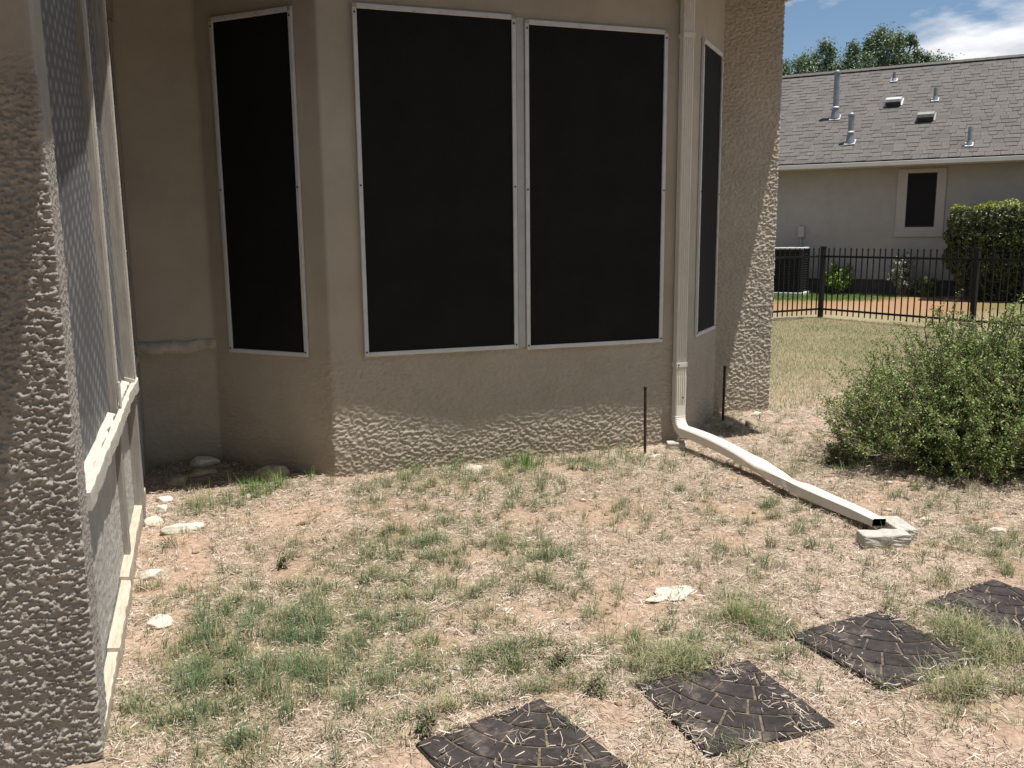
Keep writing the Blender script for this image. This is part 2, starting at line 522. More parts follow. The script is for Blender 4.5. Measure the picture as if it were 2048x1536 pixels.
RUBBLE = [(3.0, 5.38, .3, .8), (4.15, 5.95, .25, 1.0), (3.9, 5.3, .25, .5), (2.9, 3.1, .3, .5)]


def gauss(x, y, lst):
    s = np.zeros_like(np.asarray(x, float))
    for gx, gy, r, a in lst:
        s = s + a * np.exp(-((x - gx) ** 2 + (y - gy) ** 2) / (2 * r * r))
    return s


def f_green(x, y):
    n = fbm(x / .28, y / .28, 3, 5)
    return np.clip(gauss(x, y, GREEN) * (.75 + .9 * n) + .09 + .16 * np.clip(n, 0, 1), 0, 1.6)


def f_bare(x, y):
    return np.clip(gauss(x, y, BARE) + .8 * sstep(.16, .50, fbm(x / .42 + 3, y / .42, 4, 21)), 0, 1)


def gh(x, y):
    x = np.asarray(x, float); y = np.asarray(y, float)
    near = sstep(9, 6.5, y) * sstep(-30, -1, x) * sstep(8, 6, x)
    h = .014 * fbm(x / .55, y / .55, 3, 31) + .006 * pn(x / .09, y / .09, 33)
    h = h * near
    for px, py, rz, *_ in PAV:          # beaten flat under the pavers
        lx = (x - px) * math.cos(rz) + (y - py) * math.sin(rz) - PS / 2; ly = -(x - px) * math.sin(rz) + (y - py) * math.cos(rz) - PS / 2
        k = sstep(.06, -.02, np.maximum(np.abs(lx), np.abs(ly)) - PS / 2)
        h = h * (1 - k) - .004 * k
    h = h + .055 * np.exp(-(((x - 4.25) / .28) ** 2 + ((y - 6.1) / .22) ** 2))      # loose soil heaped by the corner
    h = h + .03 * np.exp(-(((x + .0) / .3) ** 2 + ((y - 6.1) / .16) ** 2))
    return h


def ground():
    def lines(a, d0, d1, b, st):
        mid = np.arange(d0, d1, st)
        lo = d0 - np.geomspace(st * 2, d0 - a, 26)[::-1]
        hi = d1 + np.geomspace(st * 2, b - d1, 34)
        return np.concatenate([lo, mid, hi])
    xs = lines(-400, -.5, 6.0, 500, .022)
    ys = lines(-400, 1.7, 7.2, 600, .022)
    X, Y = np.meshgrid(xs, ys)
    Z = gh(X, Y)
    idx = np.arange(X.size).reshape(X.shape)
    F = np.stack([idx[:-1, :-1], idx[:-1, 1:], idx[1:, 1:], idx[1:, :-1]], -1).reshape(-1, 4)
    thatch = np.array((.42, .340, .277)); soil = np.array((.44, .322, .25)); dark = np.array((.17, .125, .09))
    grn = np.array((.17, .165, .08)); rub = np.array((.50, .43, .35))
    b = f_bare(X, Y)[..., None]; g = np.clip(f_green(X, Y), 0, 1)[..., None]
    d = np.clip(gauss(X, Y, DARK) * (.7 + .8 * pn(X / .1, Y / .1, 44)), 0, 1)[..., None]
    ru = np.clip(gauss(X, Y, RUBBLE), 0, 1)[..., None]
    n = fbm(X / .13, Y / .13, 3, 77)[..., None]
    c = thatch * (1 + .16 * n)
    c = c * (1 - b) + soil * b
    c = c * (1 - .45 * g) + grn * .45 * g
    c = c * (1 - .6 * ru) + rub * .6 * ru
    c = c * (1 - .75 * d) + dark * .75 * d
    # far lawn: dry, yellowish green; beyond the railing bare orange soil and a watered strip
    far = sstep(6.0, 8.5, Y)[..., None]
    nf = fbm(X / 1.3, Y / 1.3, 3, 91)[..., None]
    lawn = np.array((.28, .25, .155)) * (1 + .35 * nf)
    c = c * (1 - far) + lawn * far
    # distance along the neighbour's wall normal
    tn = np.array((.74664, .66523)); tt = np.array((.66523, -.74664))
    q = (X - 14.59) * tn[0] + (Y - 18.16) * tn[1]
    s = (X - 14.59) * tt[0] + (Y - 18.16) * tt[1]
    dirt = np.array((.36, .215, .125)) * (1 + .2 * nf)
    md = (sstep(-5.6, -5.0, q) * sstep(9, 12.5, Y + .3 * X))[..., None]
    c = c * (1 - md) + dirt * md
    mg = (sstep(-3.0, -2.0, q + .25 * nf[..., 0] - .35 * np.clip(s, 0, 3)) * sstep(2.2, .6, s))[..., None]
    c = c * (1 - mg) + np.array((.09, .16, .04)) * mg
    mg2 = (sstep(-3.4, -2.6, q) * sstep(3.2, 4.0, s))[..., None]
    c = c * (1 - mg2) + np.array((.10, .14, .05)) * mg2
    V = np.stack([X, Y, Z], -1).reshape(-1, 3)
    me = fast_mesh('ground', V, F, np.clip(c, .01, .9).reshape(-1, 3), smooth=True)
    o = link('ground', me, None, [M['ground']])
    o['kind'] = 'structure'


ground()

# ================================================================== THE HOUSE WITH THE BAY
BY, RY, BX0, BX1 = 5.59, 6.27, .771, 3.334      # bay front plane, rear wall plane, bay front corners
LX, RX = BX0 - (RY - BY), BX1 + (RY - BY)       # where the 45 degree sides meet the rear wall
CX = 4.565                                       # right corner of the house
HS = 3.40                                        # soffit height
S2 = math.sqrt(.5)
house = thing('stucco_house', 'cream stucco house with an angled bay and black window screens', 'house', (2.0, 6.0, 0))


def hp(o):      # parent keeping world coordinates
    o.parent = house
    o.matrix_parent_inverse = Matrix.Translation((-2.0, -6.0, 0))
    return o


def fade_top(z0, z1):
    return lambda U, Vv: sstep(z1, z0, Vv)


one = lambda U, Vv: np.ones_like(U)
hp(path_relief('bay_wall', [(-.55, RY), (LX, RY), (BX0, BY), (BX1, BY), (RX, RY)], lambda u: .012 if u < 1.45 else (.0065 if u < 4.25 else .012),
               vlines(0, 1.05, HS + .1, .006, .05), lambda U, Vv: sstep(1.05, .72, Vv) * (.30 + .24 * sstep(1.5, 1.6, U)), M['stucco'], 3, 0.0, 1.0, -.08, .012, .70))
hp(path_relief('house_wall', [(RX - .002, RY), (CX, RY), (CX, RY + 7.0)], lambda u: .006 if u < .70 else .05, vlines(0, HS + .1, HS + .1, .006, .006),
               lambda U, Vv: sstep(.9, .66, U), M['stucco'], 19, 6.0, .60, -.08, .012, .70))
# the body of the house behind its faces
bm = bmesh.new()
e = .004
prism(bm, [(-.55, RY + e), (LX, RY + e), (BX0 + e * .4, BY + e), (BX1 - e * .4, BY + e), (RX, RY + e), (CX - e, RY + e), (CX - e, 13.2), (-.55, 13.2)], -.1, HS + .1)
hp(link('wall_core', bm_mesh('wall_core', bm), None, [M['stucco']]))

# ledge: chipped band left of the bay on the rear wall
us = np.linspace(-.42, LX + .03, 60); prof = [(-.012, .772), (.030, .776), (.042, .80), (.040, .835), (.022, .852), (-.012, .858)]
Vv_, Ff_ = [], []
for i, x in enumerate(us):
    k = .55 + .5 * float(sstep(-.4, .1, pn(x / .07, .5, 71))) - .35 * float(sstep(.2, .5, pn(x / .16, 3.3, 72)))
    dz = .010 * float(pn(x / .10, 1.5, 73)) + .05 * (x + .42) * .35
    for d, z in prof:
        jit = .004 * float(pn(x / .02, z * 40, 74))
        Vv_.append((x, RY - d * (k if d > 0 else 1) - jit, z + dz + jit))
n = len(prof)
for i in range(len(us) - 1):
    for j in range(n - 1):
        Ff_.append((i * n + j, i * n + j + 1, (i + 1) * n + j + 1, (i + 1) * n + j))
hp(link('ledge', fast_mesh('ledge', Vv_, Ff_, smooth=True), None, [mat('ledge_mortar', (.50, .46, .39), .9, .15, 14, .6, 80, dirt=((.20, .17, .13), 16, .60))]))

# roof (out of the picture, it throws the shade over the bay)
YE = 5.635 - .18 * HS
XE = 4.074 + .196 * HS
rf = hp(box('roof', (-.75, YE + .06, HS + .02), (XE - .04, 13.4, HS + .14), M['soffit']))
bm = bmesh.new()
y1 = 9.5
vs = [bm.verts.new(p) for p in [(-.75, YE + .03, HS + .17), (XE + .02, YE + .03, HS + .17), (XE - 2.6, y1, HS + 1.9), (-.75, y1, HS + 1.9), (XE + .02, 13.4, HS + .17), (-.75, 13.4, HS + .17)]]
bm.faces.new((vs[0], vs[1], vs[2], vs[3])); bm.faces.new((vs[1], vs[4], vs[2])); bm.faces.new((vs[4], vs[5], vs[3], vs[2])); bm.faces.new((vs[0], vs[3], vs[5]))
bm.faces.new((vs[0], vs[5], vs[4], vs[1]))
o = link('roof_covering', bm_mesh('roof_covering', bm), rf, [M['deck']])
o.matrix_parent_inverse = rf.matrix_world.inverted()
for lo, hi in [((XE - .04, YE + .05, HS), (XE, 13.4, HS + .15))]:
    link('fascia', box('fascia_tmp', lo, hi, M['gutter']).data, rf)
for o in [x for x in bpy.data.objects if x.name.startswith('fascia_tmp')]:
    bpy.data.objects.remove(o)


# front fascia: unseen, edge bent to make the sunlit border on the bay wall wavy
shadow_wave = [(-.75, .0), (.9, .010), (1.46, .028), (1.70, .018), (1.98, .006), (2.27, -.010), (2.52, .0), (2.90, .002), (3.28, .006), (3.65, -.004), (3.85, -.010), (XE, .0)]
bm = bmesh.new()
prev = None
for bx, by in shadow_wave:
    ring = [bm.verts.new(p) for p in ((bx, YE + by, HS), (bx, YE + by, HS + .15), (bx, YE + .055, HS + .15), (bx, YE + .055, HS))]
    if prev:
        for i in range(4):
            bm.faces.new((prev[i], prev[(i + 1) % 4], ring[(i + 1) % 4], ring[i]))
    else:
        bm.faces.new(ring)
    prev = ring
bm.faces.new(prev[::-1])
o = link('fascia', bm_mesh('fascia', bm), rf, [M['gutter']])

# solar screens ---------------------------------------------------------------
def solar_screen(org, uv, nv, w, z0, z1, label=None, skew=0.0):
    """aluminium frame with black mesh, screwed on the wall; local x along the wall, y outwards, z up"""
    root = bpy.data.objects.new('window_screen', None); COL.objects.link(root)
    root.empty_display_size = .1
    ux = Vector((*uv, 0)); ny = Vector((*nv, 0))
    mtx = Matrix(((ux.x, ny.x, 0, org[0]), (ux.y, ny.y, 0, org[1]), (0, 0, 1, z0), (0, 0, 0, 1)))
    root.parent = house
    root.matrix_parent_inverse = Matrix.Translation((-2.0, -6.0, 0))
    root.matrix_basis = mtx @ Matrix.Rotation(skew, 4, 'Y')
    if label: root['label'] = label
    h = z1 - z0
    b = .027; d = .024
    box('mesh_panel', (b * .6, .006, b * .6), (w - b * .6, .012, h - b * .6), M['mesh'], root)
    box('frame_bar', (0, .003, 0), (b, d, h), M['frame'], root, .003)
    box('frame_bar', (w - b, .003, 0), (w, d, h), M['frame'], root, .003)
    box('frame_bar', (b, .0035, 0), (w - b, d - .001, b), M['frame'], root, .003)
    box('frame_bar', (b, .0035, h - b * 1.15), (w - b, d - .001, h), M['frame'], root, .003)
    bm = bmesh.new(); cyl(bm, (0, 0, 0), (0, .004, 0), .0065, seg=8)
    me = bm_mesh('screw', bm); me.materials.append(M['screw'])
    for x in (b / 2, w - b / 2):
        for z in (b * .5 + .015, h * .5, h - b * 2):
            s = link('screw', me, root); s.location = (x, d - .001, z)
    for x in (0.001, w - b + .001):       # plastic corner keys
        box('corner_key', (x, .004, h - b), (x + b - .002, d + .0015, h - .002), M['key'], root, .002)
    return root


M['key'] = mat('key', (.42, .34, .24), .6, .1, 20)
solar_screen((.984, BY - .003), (1, 0), (0, -1), 1.040, .778, 2.915, 'left of the two wide black window screens on the bay front', .0)
solar_screen((2.086, BY - .003), (1, 0), (0, -1), 1.038, .766, 2.893, 'wide black window screen on the bay front nearest the downspout')
solar_screen((.197, 6.164), (S2, -S2), (-S2, -S2), .648, .780, 2.900, 'narrow black window screen on the left angled side of the bay')
solar_screen((3.49, 5.748), (S2, S2), (S2, -S2), .640, .766, 2.900, 'narrow black window screen on the right angled side of the bay')
hp(box('mullion', (2.028, BY - .016, .785), (2.082, BY - .001, 2.905), M['mullion'], None, .003))

# ================================================================== SCREENED PORCH ON THE LEFT
PX = -.36                                        # pillar side plane
PY = 2.70                                        # pillar front plane
porch = thing('screened_porch', 'screened porch with a stucco pillar and weathered wooden posts', 'porch', (-.4, 2.7, 0))


def pp(o, par=None):
    o.parent = par or porch
    o.matrix_parent_inverse = Matrix.Translation((.4, -2.7, 0))
    return o


pp(path_relief('pillar', [(-1.3, PY), (PX, PY), (PX, PY + .215)], lambda u: .02 if u < .52 else .0036, vlines(0, 2.2, 2.97, .0036, .03),
               lambda U, Vv: sstep(2.2, 1.95, Vv) * (1 - .76 * sstep(.942, .965, U)), M['stucco_pillar'], 31, 1.0, .72, -.1, .014, .52))
pp(box('pillar_core', (-1.3, PY + .003, -.1), (PX - .003, PY + .214, 2.95), M['stucco_pillar']))
# knee wall panels between the posts
KX = -.40
for a, b_, sd in ((2.915, 4.30, 41), (4.37, 5.10, 43), (5.18, 6.265, 47)):
    pp(relief('knee_wall', (KX, a, -.1), (0, 1, 0), (1, 0, 0), b_ - a, vlines(0, .84, .86, .008, .008), .009, one, M['panel'], None, sd, 3.0, .22))
    pp(box('knee_wall_core', (KX - .10, a, -.1), (KX - .002, b_, .76), M['panel']))
# posts
for y0, y1_, x1 in ((4.30, 4.37, -.372), (5.10, 5.18, -.348), (6.19, 6.262, -.385)):
    bm = bmesh.new()
    add_box(bm, (x1 - .085, y0, -.05), (x1, y1_, 2.86), .004)
    pp(link('post', bm_mesh('post', bm), None, [M['greywood']]))
    if y1_ < 6:
        pp(box('post_trim', (x1 - .002, y1_ - .016, .80), (x1 + .008, y1_ - .001, 2.86), M['whitewood'], None, .002))
pp(box('header', (-.47, 2.915, 2.86), (-.372, 6.262, 3.02), M['greywood'], None, .003))
# screens
for a, b_ in ((2.915, 4.30), (4.37, 5.10), (5.18, 6.19)):
    Y_, Z_ = np.meshgrid(np.linspace(a, b_, 24), np.linspace(.77, 2.86, 30))
    X_ = -.402 + .004 * fbm(Y_ / .5, Z_ / .5, 2, 81)
    idx = np.arange(Y_.size).reshape(Y_.shape)
    F_ = np.stack([idx[:-1, :-1], idx[:-1, 1:], idx[1:, 1:], idx[1:, :-1]], -1).reshape(-1, 4)
    pp(link('screen', fast_mesh('screen', np.stack([X_, Y_, Z_], -1).reshape(-1, 3), F_, smooth=True), None, [M['screen']]))
# inside of the porch
pp(box('porch_floor', (-3.2, 2.92, -.08), (-.50, 6.26, -.01), M['concrete']))
pp(box('porch_back', (-3.3, 2.70, -.1), (-3.2, 6.4, 3.3), M['stucco']))
pp(box('porch_end', (-3.2, 6.28, -.1), (-.56, 6.40, 3.3), M['stucco']))


# sill boards: weathered, split, in pieces
def plank(name, p0, p1, w, th, m, parent, seed, tilt=0.0, segs=26, rag=.006):
    """board from p0 to p1 (inner top edge line), width to +x, ragged ends and edges"""
    p0, p1 = np.array(p0, float), np.array(p1, float)
    V, F = [], []
    for i in range(segs + 1):
        t = i / segs
        c = p0 + (p1 - p0) * t
        e1 = rag * float(pn(t * 9, seed, seed)) + rag * .5 * float(pn(t * 40, seed, seed + 1))
        ch = max(0.0, float(pn(t * 6, seed + 4.2, seed + 2)) - .25) * rag * 3
        if i in (0, segs):
            c = c + (p1 - p0) / np.linalg.norm(p1 - p0) * rag * float(pn(seed * 1.3, i * .7, 5))
        z = c[2] + .003 * float(pn(t * 7, seed + 9, seed + 3))
        ww = w + e1 - ch
        tz = -tilt * ww
        V += [(c[0], c[1], z), (c[0] + ww * .96, c[1], z + tz), (c[0] + ww, c[1], z + tz - th * .18), (c[0] + ww + e1 * .4, c[1], z + tz - th), (c[0], c[1], z - th)]
    k = 5
    for i in range(segs):
        for j in range(k):
            a, b = i * k + j, i * k + (j + 1) % k
            F.append((a, b, b + k, a + k))
    me = bpy.data.meshes.new(name)
    me.from_pydata([tuple(v) for v in V], [], F + [tuple(range(k))[::-1], tuple(segs * k + j for j in range(k))])
    me.update()
    return pp(link(name, me, None, [m])) if parent is porch else link(name, me, parent, [m])


plank('sill_board', (-.415, 2.915, .795), (-.415, 4.18, .795), .046, .022, M['whitewood'], porch, 1.7, .35)
plank('sill_board', (-.415, 4.32, .800), (-.415, 5.06, .800), .046, .022, M['whitewood'], porch, 2.9, .35)
plank('sill_board', (-.395, 5.09, .806), (-.395, 5.28, .812), .046, .020, M['whitewood'], porch, 3.3, .3)
plank('sill_board', (-.372, 2.900, .776), (-.364, 5.27, .776), .026, .058, M['whitewood'], porch, 4.1, .0, 46, .007)
plank('sill_board', (-.43, 5.29, .800), (-.43, 6.265, .806), .050, .030, M['stucco'], porch, 5.3, .3)
pp(box('sill_peg', (-.366, 4.315, .78), (-.354, 4.335, .90), M['whitewood'], None, .003))
# base boards
plank('base_board', (-.392, 2.80, .060), (-.392, 3.34, .058), .038, .075, M['cutwood'], porch, 6.1, .15, 16, .003)
plank('base_board', (-.392, 3.33, .075), (-.392, 4.02, .070), .044, .085, M['cutwood'], porch, 7.3, .15, 20, .003)
plank('base_board', (-.398, 4.02, .088), (-.398, 5.46, .096), .040, .11, M['cutwood'], porch, 8.9, .15, 30, .002)
# staples along the post edges
bm = bmesh.new(); add_box(bm, (-.0012, 0, -.0012), (.0012, .016, .0012))
sme = bm_mesh('staple', bm); sme.materials.append(M['nail'])
for y, zz, x in ((4.371, (2.02, 1.86, 1.53, 1.42, 1.30), -.366), (5.181, (2.22, 2.0, 1.80, 1.72, 1.56, 1.47, .90), -.342)):
    for z in zz:
        s = pp(link('staple', sme)); s.location = (x, y - .003, z); s.rotation_euler = (random.uniform(-.3, .3), 0, random.uniform(-.3, .3))
# porch roof: low gable end, its rake rises away from the camera and shades the upper screens
bm = bmesh.new()
XR = -.16


def rk(y): return 2.955 + .24 * (y - 3.2)


pts = [(1.95, rk(1.95)), (6.6, rk(6.6)), (6.6, rk(6.6) + .16), (1.95, rk(1.95) + .16)]
A = [bm.verts.new((XR, y, z)) for y, z in pts]; B = [bm.verts.new((-3.4, y, z)) for y, z in pts]
bm.faces.new(A); bm.faces.new(B[::-1])
for i in range(4):
    j = (i + 1) % 4
    bm.faces.new((A[j], A[i], B[i], B[j]))
pp(link('porch_roof', bm_mesh('porch_roof', bm), None, [M['soffit']]))
bm = bmesh.new()
A = [bm.verts.new((-.374, y, z)) for y, z in ((2.915, 2.94), (6.26, 3.02), (6.26, rk(6.26)), (2.915, rk(2.915) + .005))]
B = [bm.verts.new((-.46, v.co.y, v.co.z)) for v in A]
bm.faces.new(A); bm.faces.new(B[::-1])
for i in range(4):
    bm.faces.new((A[(i + 1) % 4], A[i], B[i], B[(i + 1) % 4]))
pp(link('gable_wall', bm_mesh('gable_wall', bm), None, [M['stucco']]))

# ================================================================== DOWNSPOUT
ds = thing('downspout', 'cream ribbed metal downspout on the bay with a dented extension across the grass', 'downspout', (3.2575, 5.55, 0))


def dp(o):
    o.parent = ds
    o.matrix_parent_inverse = Matrix.Translation((-3.2575, -5.55, 0))
    return o


DW, DD = .084, .062


def ds_profile(ribs=True):
    """closed outline in (x, d): d = 0 at the wall side, d = DD at the face"""
    pts = [(-DW / 2, .006), (-DW / 2 + .006, 0), (DW / 2 - .006, 0), (DW / 2, .006), (DW / 2, DD - .008), (DW / 2 - .008, DD)]
    if ribs:
        for k in range(4):
            xc = DW / 2 - .018 - k * .016
            pts += [(xc + .005, DD), (xc + .003, DD - .006), (xc - .003, DD - .006), (xc - .005, DD)]
    else:
        for k in range(4):
            xc = DW / 2 - .018 - k * .016
            pts += [(xc + .005, DD), (xc + .003, DD), (xc - .003, DD), (xc - .005, DD)]
    pts += [(-DW / 2 + .008, DD), (-DW / 2, DD - .008)]
    return pts


def sweep(name, frames, prof, m, caps=(True, True)):
    V, F = [], []
    n = len(prof)
    for (c, dx, dd, sx, sy) in frames:
        for (x, d) in prof:
            V.append(Vector(c) + Vector(dx) * x * sx + Vector(dd) * (d - DD / 2) * sy)
    for i in range(len(frames) - 1):
        for j in range(n):
            a, b = i * n + j, i * n + (j + 1) % n
            F.append((a, b, b + n, a + n))
    if caps[0]: F.append(tuple(range(n))[::-1])
    if caps[1]: F.append(tuple((len(frames) - 1) * n + j for j in range(n)))
    me = bpy.data.meshes.new(name)
    me.from_pydata([tuple(v) for v in V], [], F); me.update()
    return link(name, me, None, [m])


xc = 3.2575
yc = BY - .012 - DD / 2
vert = lambda z, s=1.0: ((xc, yc, z), (1, 0, 0), (0, -1, 0), s, s)
dp(sweep('pipe', [vert(3.6), vert(2.5), vert(1.5), vert(.50)], ds_profile(), M['dpaint']))
dp(sweep('pipe', [vert(.515, 1.05), vert(.40, 1.05), vert(.285, 1.04)], ds_profile(), M['dpaint']))
# elbow: turns from straight down to running out over the lawn
fr = []
R_ = .105; zc_ = .225
cyy = yc - R_
sag = math.radians(3)
for i in range(23):
    t = i / 22
    a = t * (math.pi / 2 - sag)
    c = (xc, cyy + R_ * math.cos(a), zc_ - R_ * math.sin(a))
    # normal pointing away from wall/up = towards elbow centre
    dd = (0, -math.cos(a), math.sin(a))
    crimp = 1.0 + (.06 if (i % 3 == 1 and 0 < i < 14) else 0)
    fr.append((c, (1, 0, 0), dd, 1.03 * crimp, 1.03 * crimp))
fr = [((xc, yc, .30), (1, 0, 0), (0, -1, 0), 1.03, 1.03)] + fr
dp(sweep('elbow', fr, ds_profile(False), M['dpaint']))
# extension with a dent in the middle
end = fr[-1][0]
fr2 = []
for i in range(41):
    t = i / 40
    y = end[1] + .03 - t * (end[1] + .03 - 3.50)
    z = end[2] + .004 - t * .074 + .014 * math.sin(t * 6.0) * (1 - t)
    dent = math.exp(-((t - .47) / .05) ** 2); dent2 = math.exp(-((t - .64) / .05) ** 2)
    x = xc + .016 * math.sin(t * 7) - .012 * t + .016 * dent - .010 * dent2
    tw = .12 * math.sin(t * 4.6) + .34 * dent - .28 * dent2
    sx = 1.06 + .05 * math.sin(t * 17) * .3 + .10 * dent2
    sy = 1.06 - .22 * dent + .04 * math.sin(t * 11) - .20 * dent2 - .12 * t * t - .22 * sstep(.90, 1.0, t)
    fr2.append(((x, y, z), (math.cos(tw), 0, math.sin(tw)), (-math.sin(tw), 0, math.cos(tw)), sx, sy))
ext = dp(sweep('extension', fr2, ds_profile(False), M['dpaint'], (True, False)))
# dark inside of the open end
fr3 = [(c, a, b, sx * .94, sy * .90) for (c, a, b, sx, sy) in fr2[-6:]]
inner = dp(sweep('extension_inside', fr3, ds_profile(False), M['dark_in'], (True, False)))
for z in (.60, 2.86):
    bm = bmesh.new()
    add_box(bm, (xc - DW / 2 - .003, yc - DD / 2 - .004, z - .016), (xc + DW / 2 + .003, BY - .004, z + .016), .002)
    dp(link('strap', bm_mesh('strap', bm), None, [M['dpaint']]))
bm = bmesh.new(); cyl(bm, (0, 0, 0), (0, -.006, 0), .006, seg=8)
scm = bm_mesh('screw', bm); scm.materials.append(M['screw'])
for p in ((xc - .028, yc - DD / 2 - .004, .60), (xc + .012, yc - DD / 2 - .002, .36)):
    s = dp(link('screw', scm)); s.location = p


# ================================================================== ROCKS, BRICKS, STAKES
def rock(name, x, y, w, d, h, m, seed, label, rz=0.0, sink=.3, cat='rock', group=None):
    bm = bmesh.new()
    bmesh.ops.create_icosphere(bm, subdivisions=4, radius=1.0)
    rs = np.random.default_rng(seed)
    planes = [(Vector(rs.normal(size=3)).normalized(), rs.uniform(.55, .88)) for _ in range(13)] + [(Vector((0, 0, 1)), .72), (Vector((.15, .1, 1)).normalized(), .70)]
    for v in bm.verts:
        p = v.co.copy()
        for nrm, dd in planes:
            k = p.dot(nrm) - dd
            if k > 0: p -= nrm * k * .99
        a = np.array([p.x, p.y, p.z])
        p *= 1 + .07 * float(pn(a[0] * 2 + seed, a[1] * 2 + a[2] * 1.7, seed)) + .04 * float(pn(a[0] * 6, a[1] * 6 + a[2] * 5, seed + 1))
        v.co = Vector((p.x * w / 1.7, p.y * d / 1.7, p.z * h / 1.45))
    o = link(name, bm_mesh(name, bm, True), None, [m])
    o.location = (x, y, float(gh(x, y)) + h / 2 - sink * h + .0)
    o.rotation_euler = (rs.uniform(-.08, .08), rs.uniform(-.08, .08), rz)
    return tag(o, label, cat, group)


rock('limestone_rock', -.166, 4.82, .225, .10, .06, M['limestone'], 101, 'long flat white limestone slab lying near the porch wall', .25)
rock('limestone_rock', -.300, 5.04, .10, .10, .06, M['limestone'], 102, 'small squarish white rock against the baseboard beside the long slab', .1)
rock('limestone_rock', -.270, 5.24, .085, .12, .05, M['limestone'], 103, 'small pale rock just before the shaded corner, beside the baseboard', .5)
rock('limestone_rock', -.250, 5.43, .10, .08, .04, M['limestone'], 104, 'tan pink flat rock at the edge of the corner shade', .2)
rock('limestone_rock', -.275, 4.22, .11, .08, .05, M['limestone'], 105, 'cream rock half buried in bare soil midway along the porch wall', -.1)
rock('limestone_rock', -.225, 3.65, .12, .09, .05, M['limestone'], 106, 'cream rock nearest the camera beside the porch baseboard', .35)
rock('limestone_rock', 1.89, 3.20, .19, .15, .03, M['limestone'], 107, 'flat bright white rock alone in the middle of the dry lawn', .4, .35)
rock('limestone_rock', 1.77, 3.17, .10, .05, .02, M['limestone'], 108, 'thin white chip beside the flat white rock in the lawn', .1, .3)
rock('boulder', .385, 5.75, .21, .15, .12, M['tanstone'], 109, 'rounded tan boulder in shade under the left angled bay wall', .2)
rock('limestone_rock', -.03, 6.12, .19, .11, .06, M['limestone'], 110, 'flat grey rock in the dark corner against the rear wall', -.4, .1)
rock('tan_rock', -.19, 5.86, .15, .12, .06, M['tanstone'], 111, 'tan rock in the deep shade of the porch corner', .3)
rock('tan_rock', -.05, 5.94, .19, .07, .05, M['tanstone'], 112, 'long brown rock in the shaded corner in front of the flat grey rock', .35, .3)
rock('limestone_rock', 3.64, 3.58, .06, .05, .03, M['limestone'], 113, 'small white pebble right of the downspout outlet', .2)
rock('limestone_rock', 3.82, 3.29, .11, .06, .03, M['limestone'], 114, 'white rock chip on bare soil at the right edge', -.2)
rock('clod', 3.39, 3.165, .045, .04, .03, M['tanstone'], 115, 'small dark clod right of the two bricks', 0, .2, 'clod')
rock('tan_rock', 3.93, 5.95, .16, .12, .07, M['tanstone'], 116, 'grey brown rock beside the second rusty stake', .2)
rock('tan_rock', 4.13, 5.88, .13, .10, .07, M['tanstone'], 117, 'rounded brown rock in front of the right house corner', .6)
rock('limestone_rock', 4.28, 6.05, .10, .06, .04, M['limestone'], 118, 'pale rock on the soil heap below the sunlit wall', .1)
rock('limestone_rock', 2.93, 5.32, .11, .07, .03, M['limestone'], 119, 'pale flat rock in front of the first rusty stake', .2, .4)
rock('limestone_rock', .22, 5.34, .045, .04, .03, M['limestone'], 120, 'tiny white pebble in the grass near the corner shade', .2)
rock('limestone_rock', 1.66, 5.42, .13, .10, .05, M['limestone'], 121, 'sandy rock among grass tufts at the foot of the bay', .2, .4)


def brickobj(x, y, rz, size, label, seed, tilt=0.0):
    bm = bmesh.new()
    add_box(bm, (-size[0] / 2, -size[1] / 2, 0), (size[0] / 2, size[1] / 2, size[2]), .006, None, 2)
    bmesh.ops.subdivide_edges(bm, edges=[e for e in bm.edges if e.calc_length() > .03], cuts=6, use_grid_fill=True)
    for v in bm.verts:
        q = v.co
        j = .0035 * float(pn(q.x / .03 + seed, q.y / .03 + q.z / .025, seed)) + .0018 * float(pn(q.x / .010, q.y / .010 + q.z / .009, seed + 3))
        v.co += Vector((q.x / size[0], q.y / size[1], (q.z - size[2] / 2) / size[2])).normalized() * (j * 1.4)
    o = link('paving_brick', bm_mesh('paving_brick', bm), None, [M['brick']])
    o.location = (x, y, float(gh(x, y)) - .008); o.rotation_euler = (tilt, 0, rz)
    return tag(o, label, 'brick')


brickobj(3.125, 3.325, math.radians(-16), (.235, .10, .075), 'grey brick lying across the downspout outlet, its long side to the camera', 5)
brickobj(3.335, 3.455, math.radians(74), (.22, .10, .066), 'grey brick set end on at the right of the downspout outlet', 6)
brickobj(3.195, 5.47, math.radians(-24), (.13, .085, .055), 'small pale concrete block under the downspout elbow', 7)


def stake(x, y, h, lean, label, seed):
    bm = bmesh.new()
    k = 14
    for i in range(k):
        z0, z1 = -.05 + (h + .05) * i / k, -.05 + (h + .05) * (i + 1) / k
        r = .0098 + .0006 * math.sin(i * 2.3 + seed)
        cyl(bm, (lean * z0, 0, z0), (lean * z1, 0, z1), r, r, 10, False)
    cyl(bm, (lean * h, 0, h - .012), (lean * h, 0, h + .004), .0125, .0115, 10)
    for i in range(22):
        z = .02 + i * h / 23
        cyl(bm, (lean * z, 0, z), (lean * z, 0, z + .006), .0108, .0108, 10)
    o = link('rebar_stake', bm_mesh('rebar_stake', bm, True), None, [M['rust']])
    o.location = (x, y, float(gh(x, y)))
    return tag(o, label, 'stake')


stake(2.925, 5.43, .485, -.012, 'rusty rebar stake standing left of the downspout', 1)
stake(3.946, 6.02, .47, .004, 'rusty rebar stake right of the downspout by the sunlit wall', 2)

# ================================================================== RUBBER PAVERS


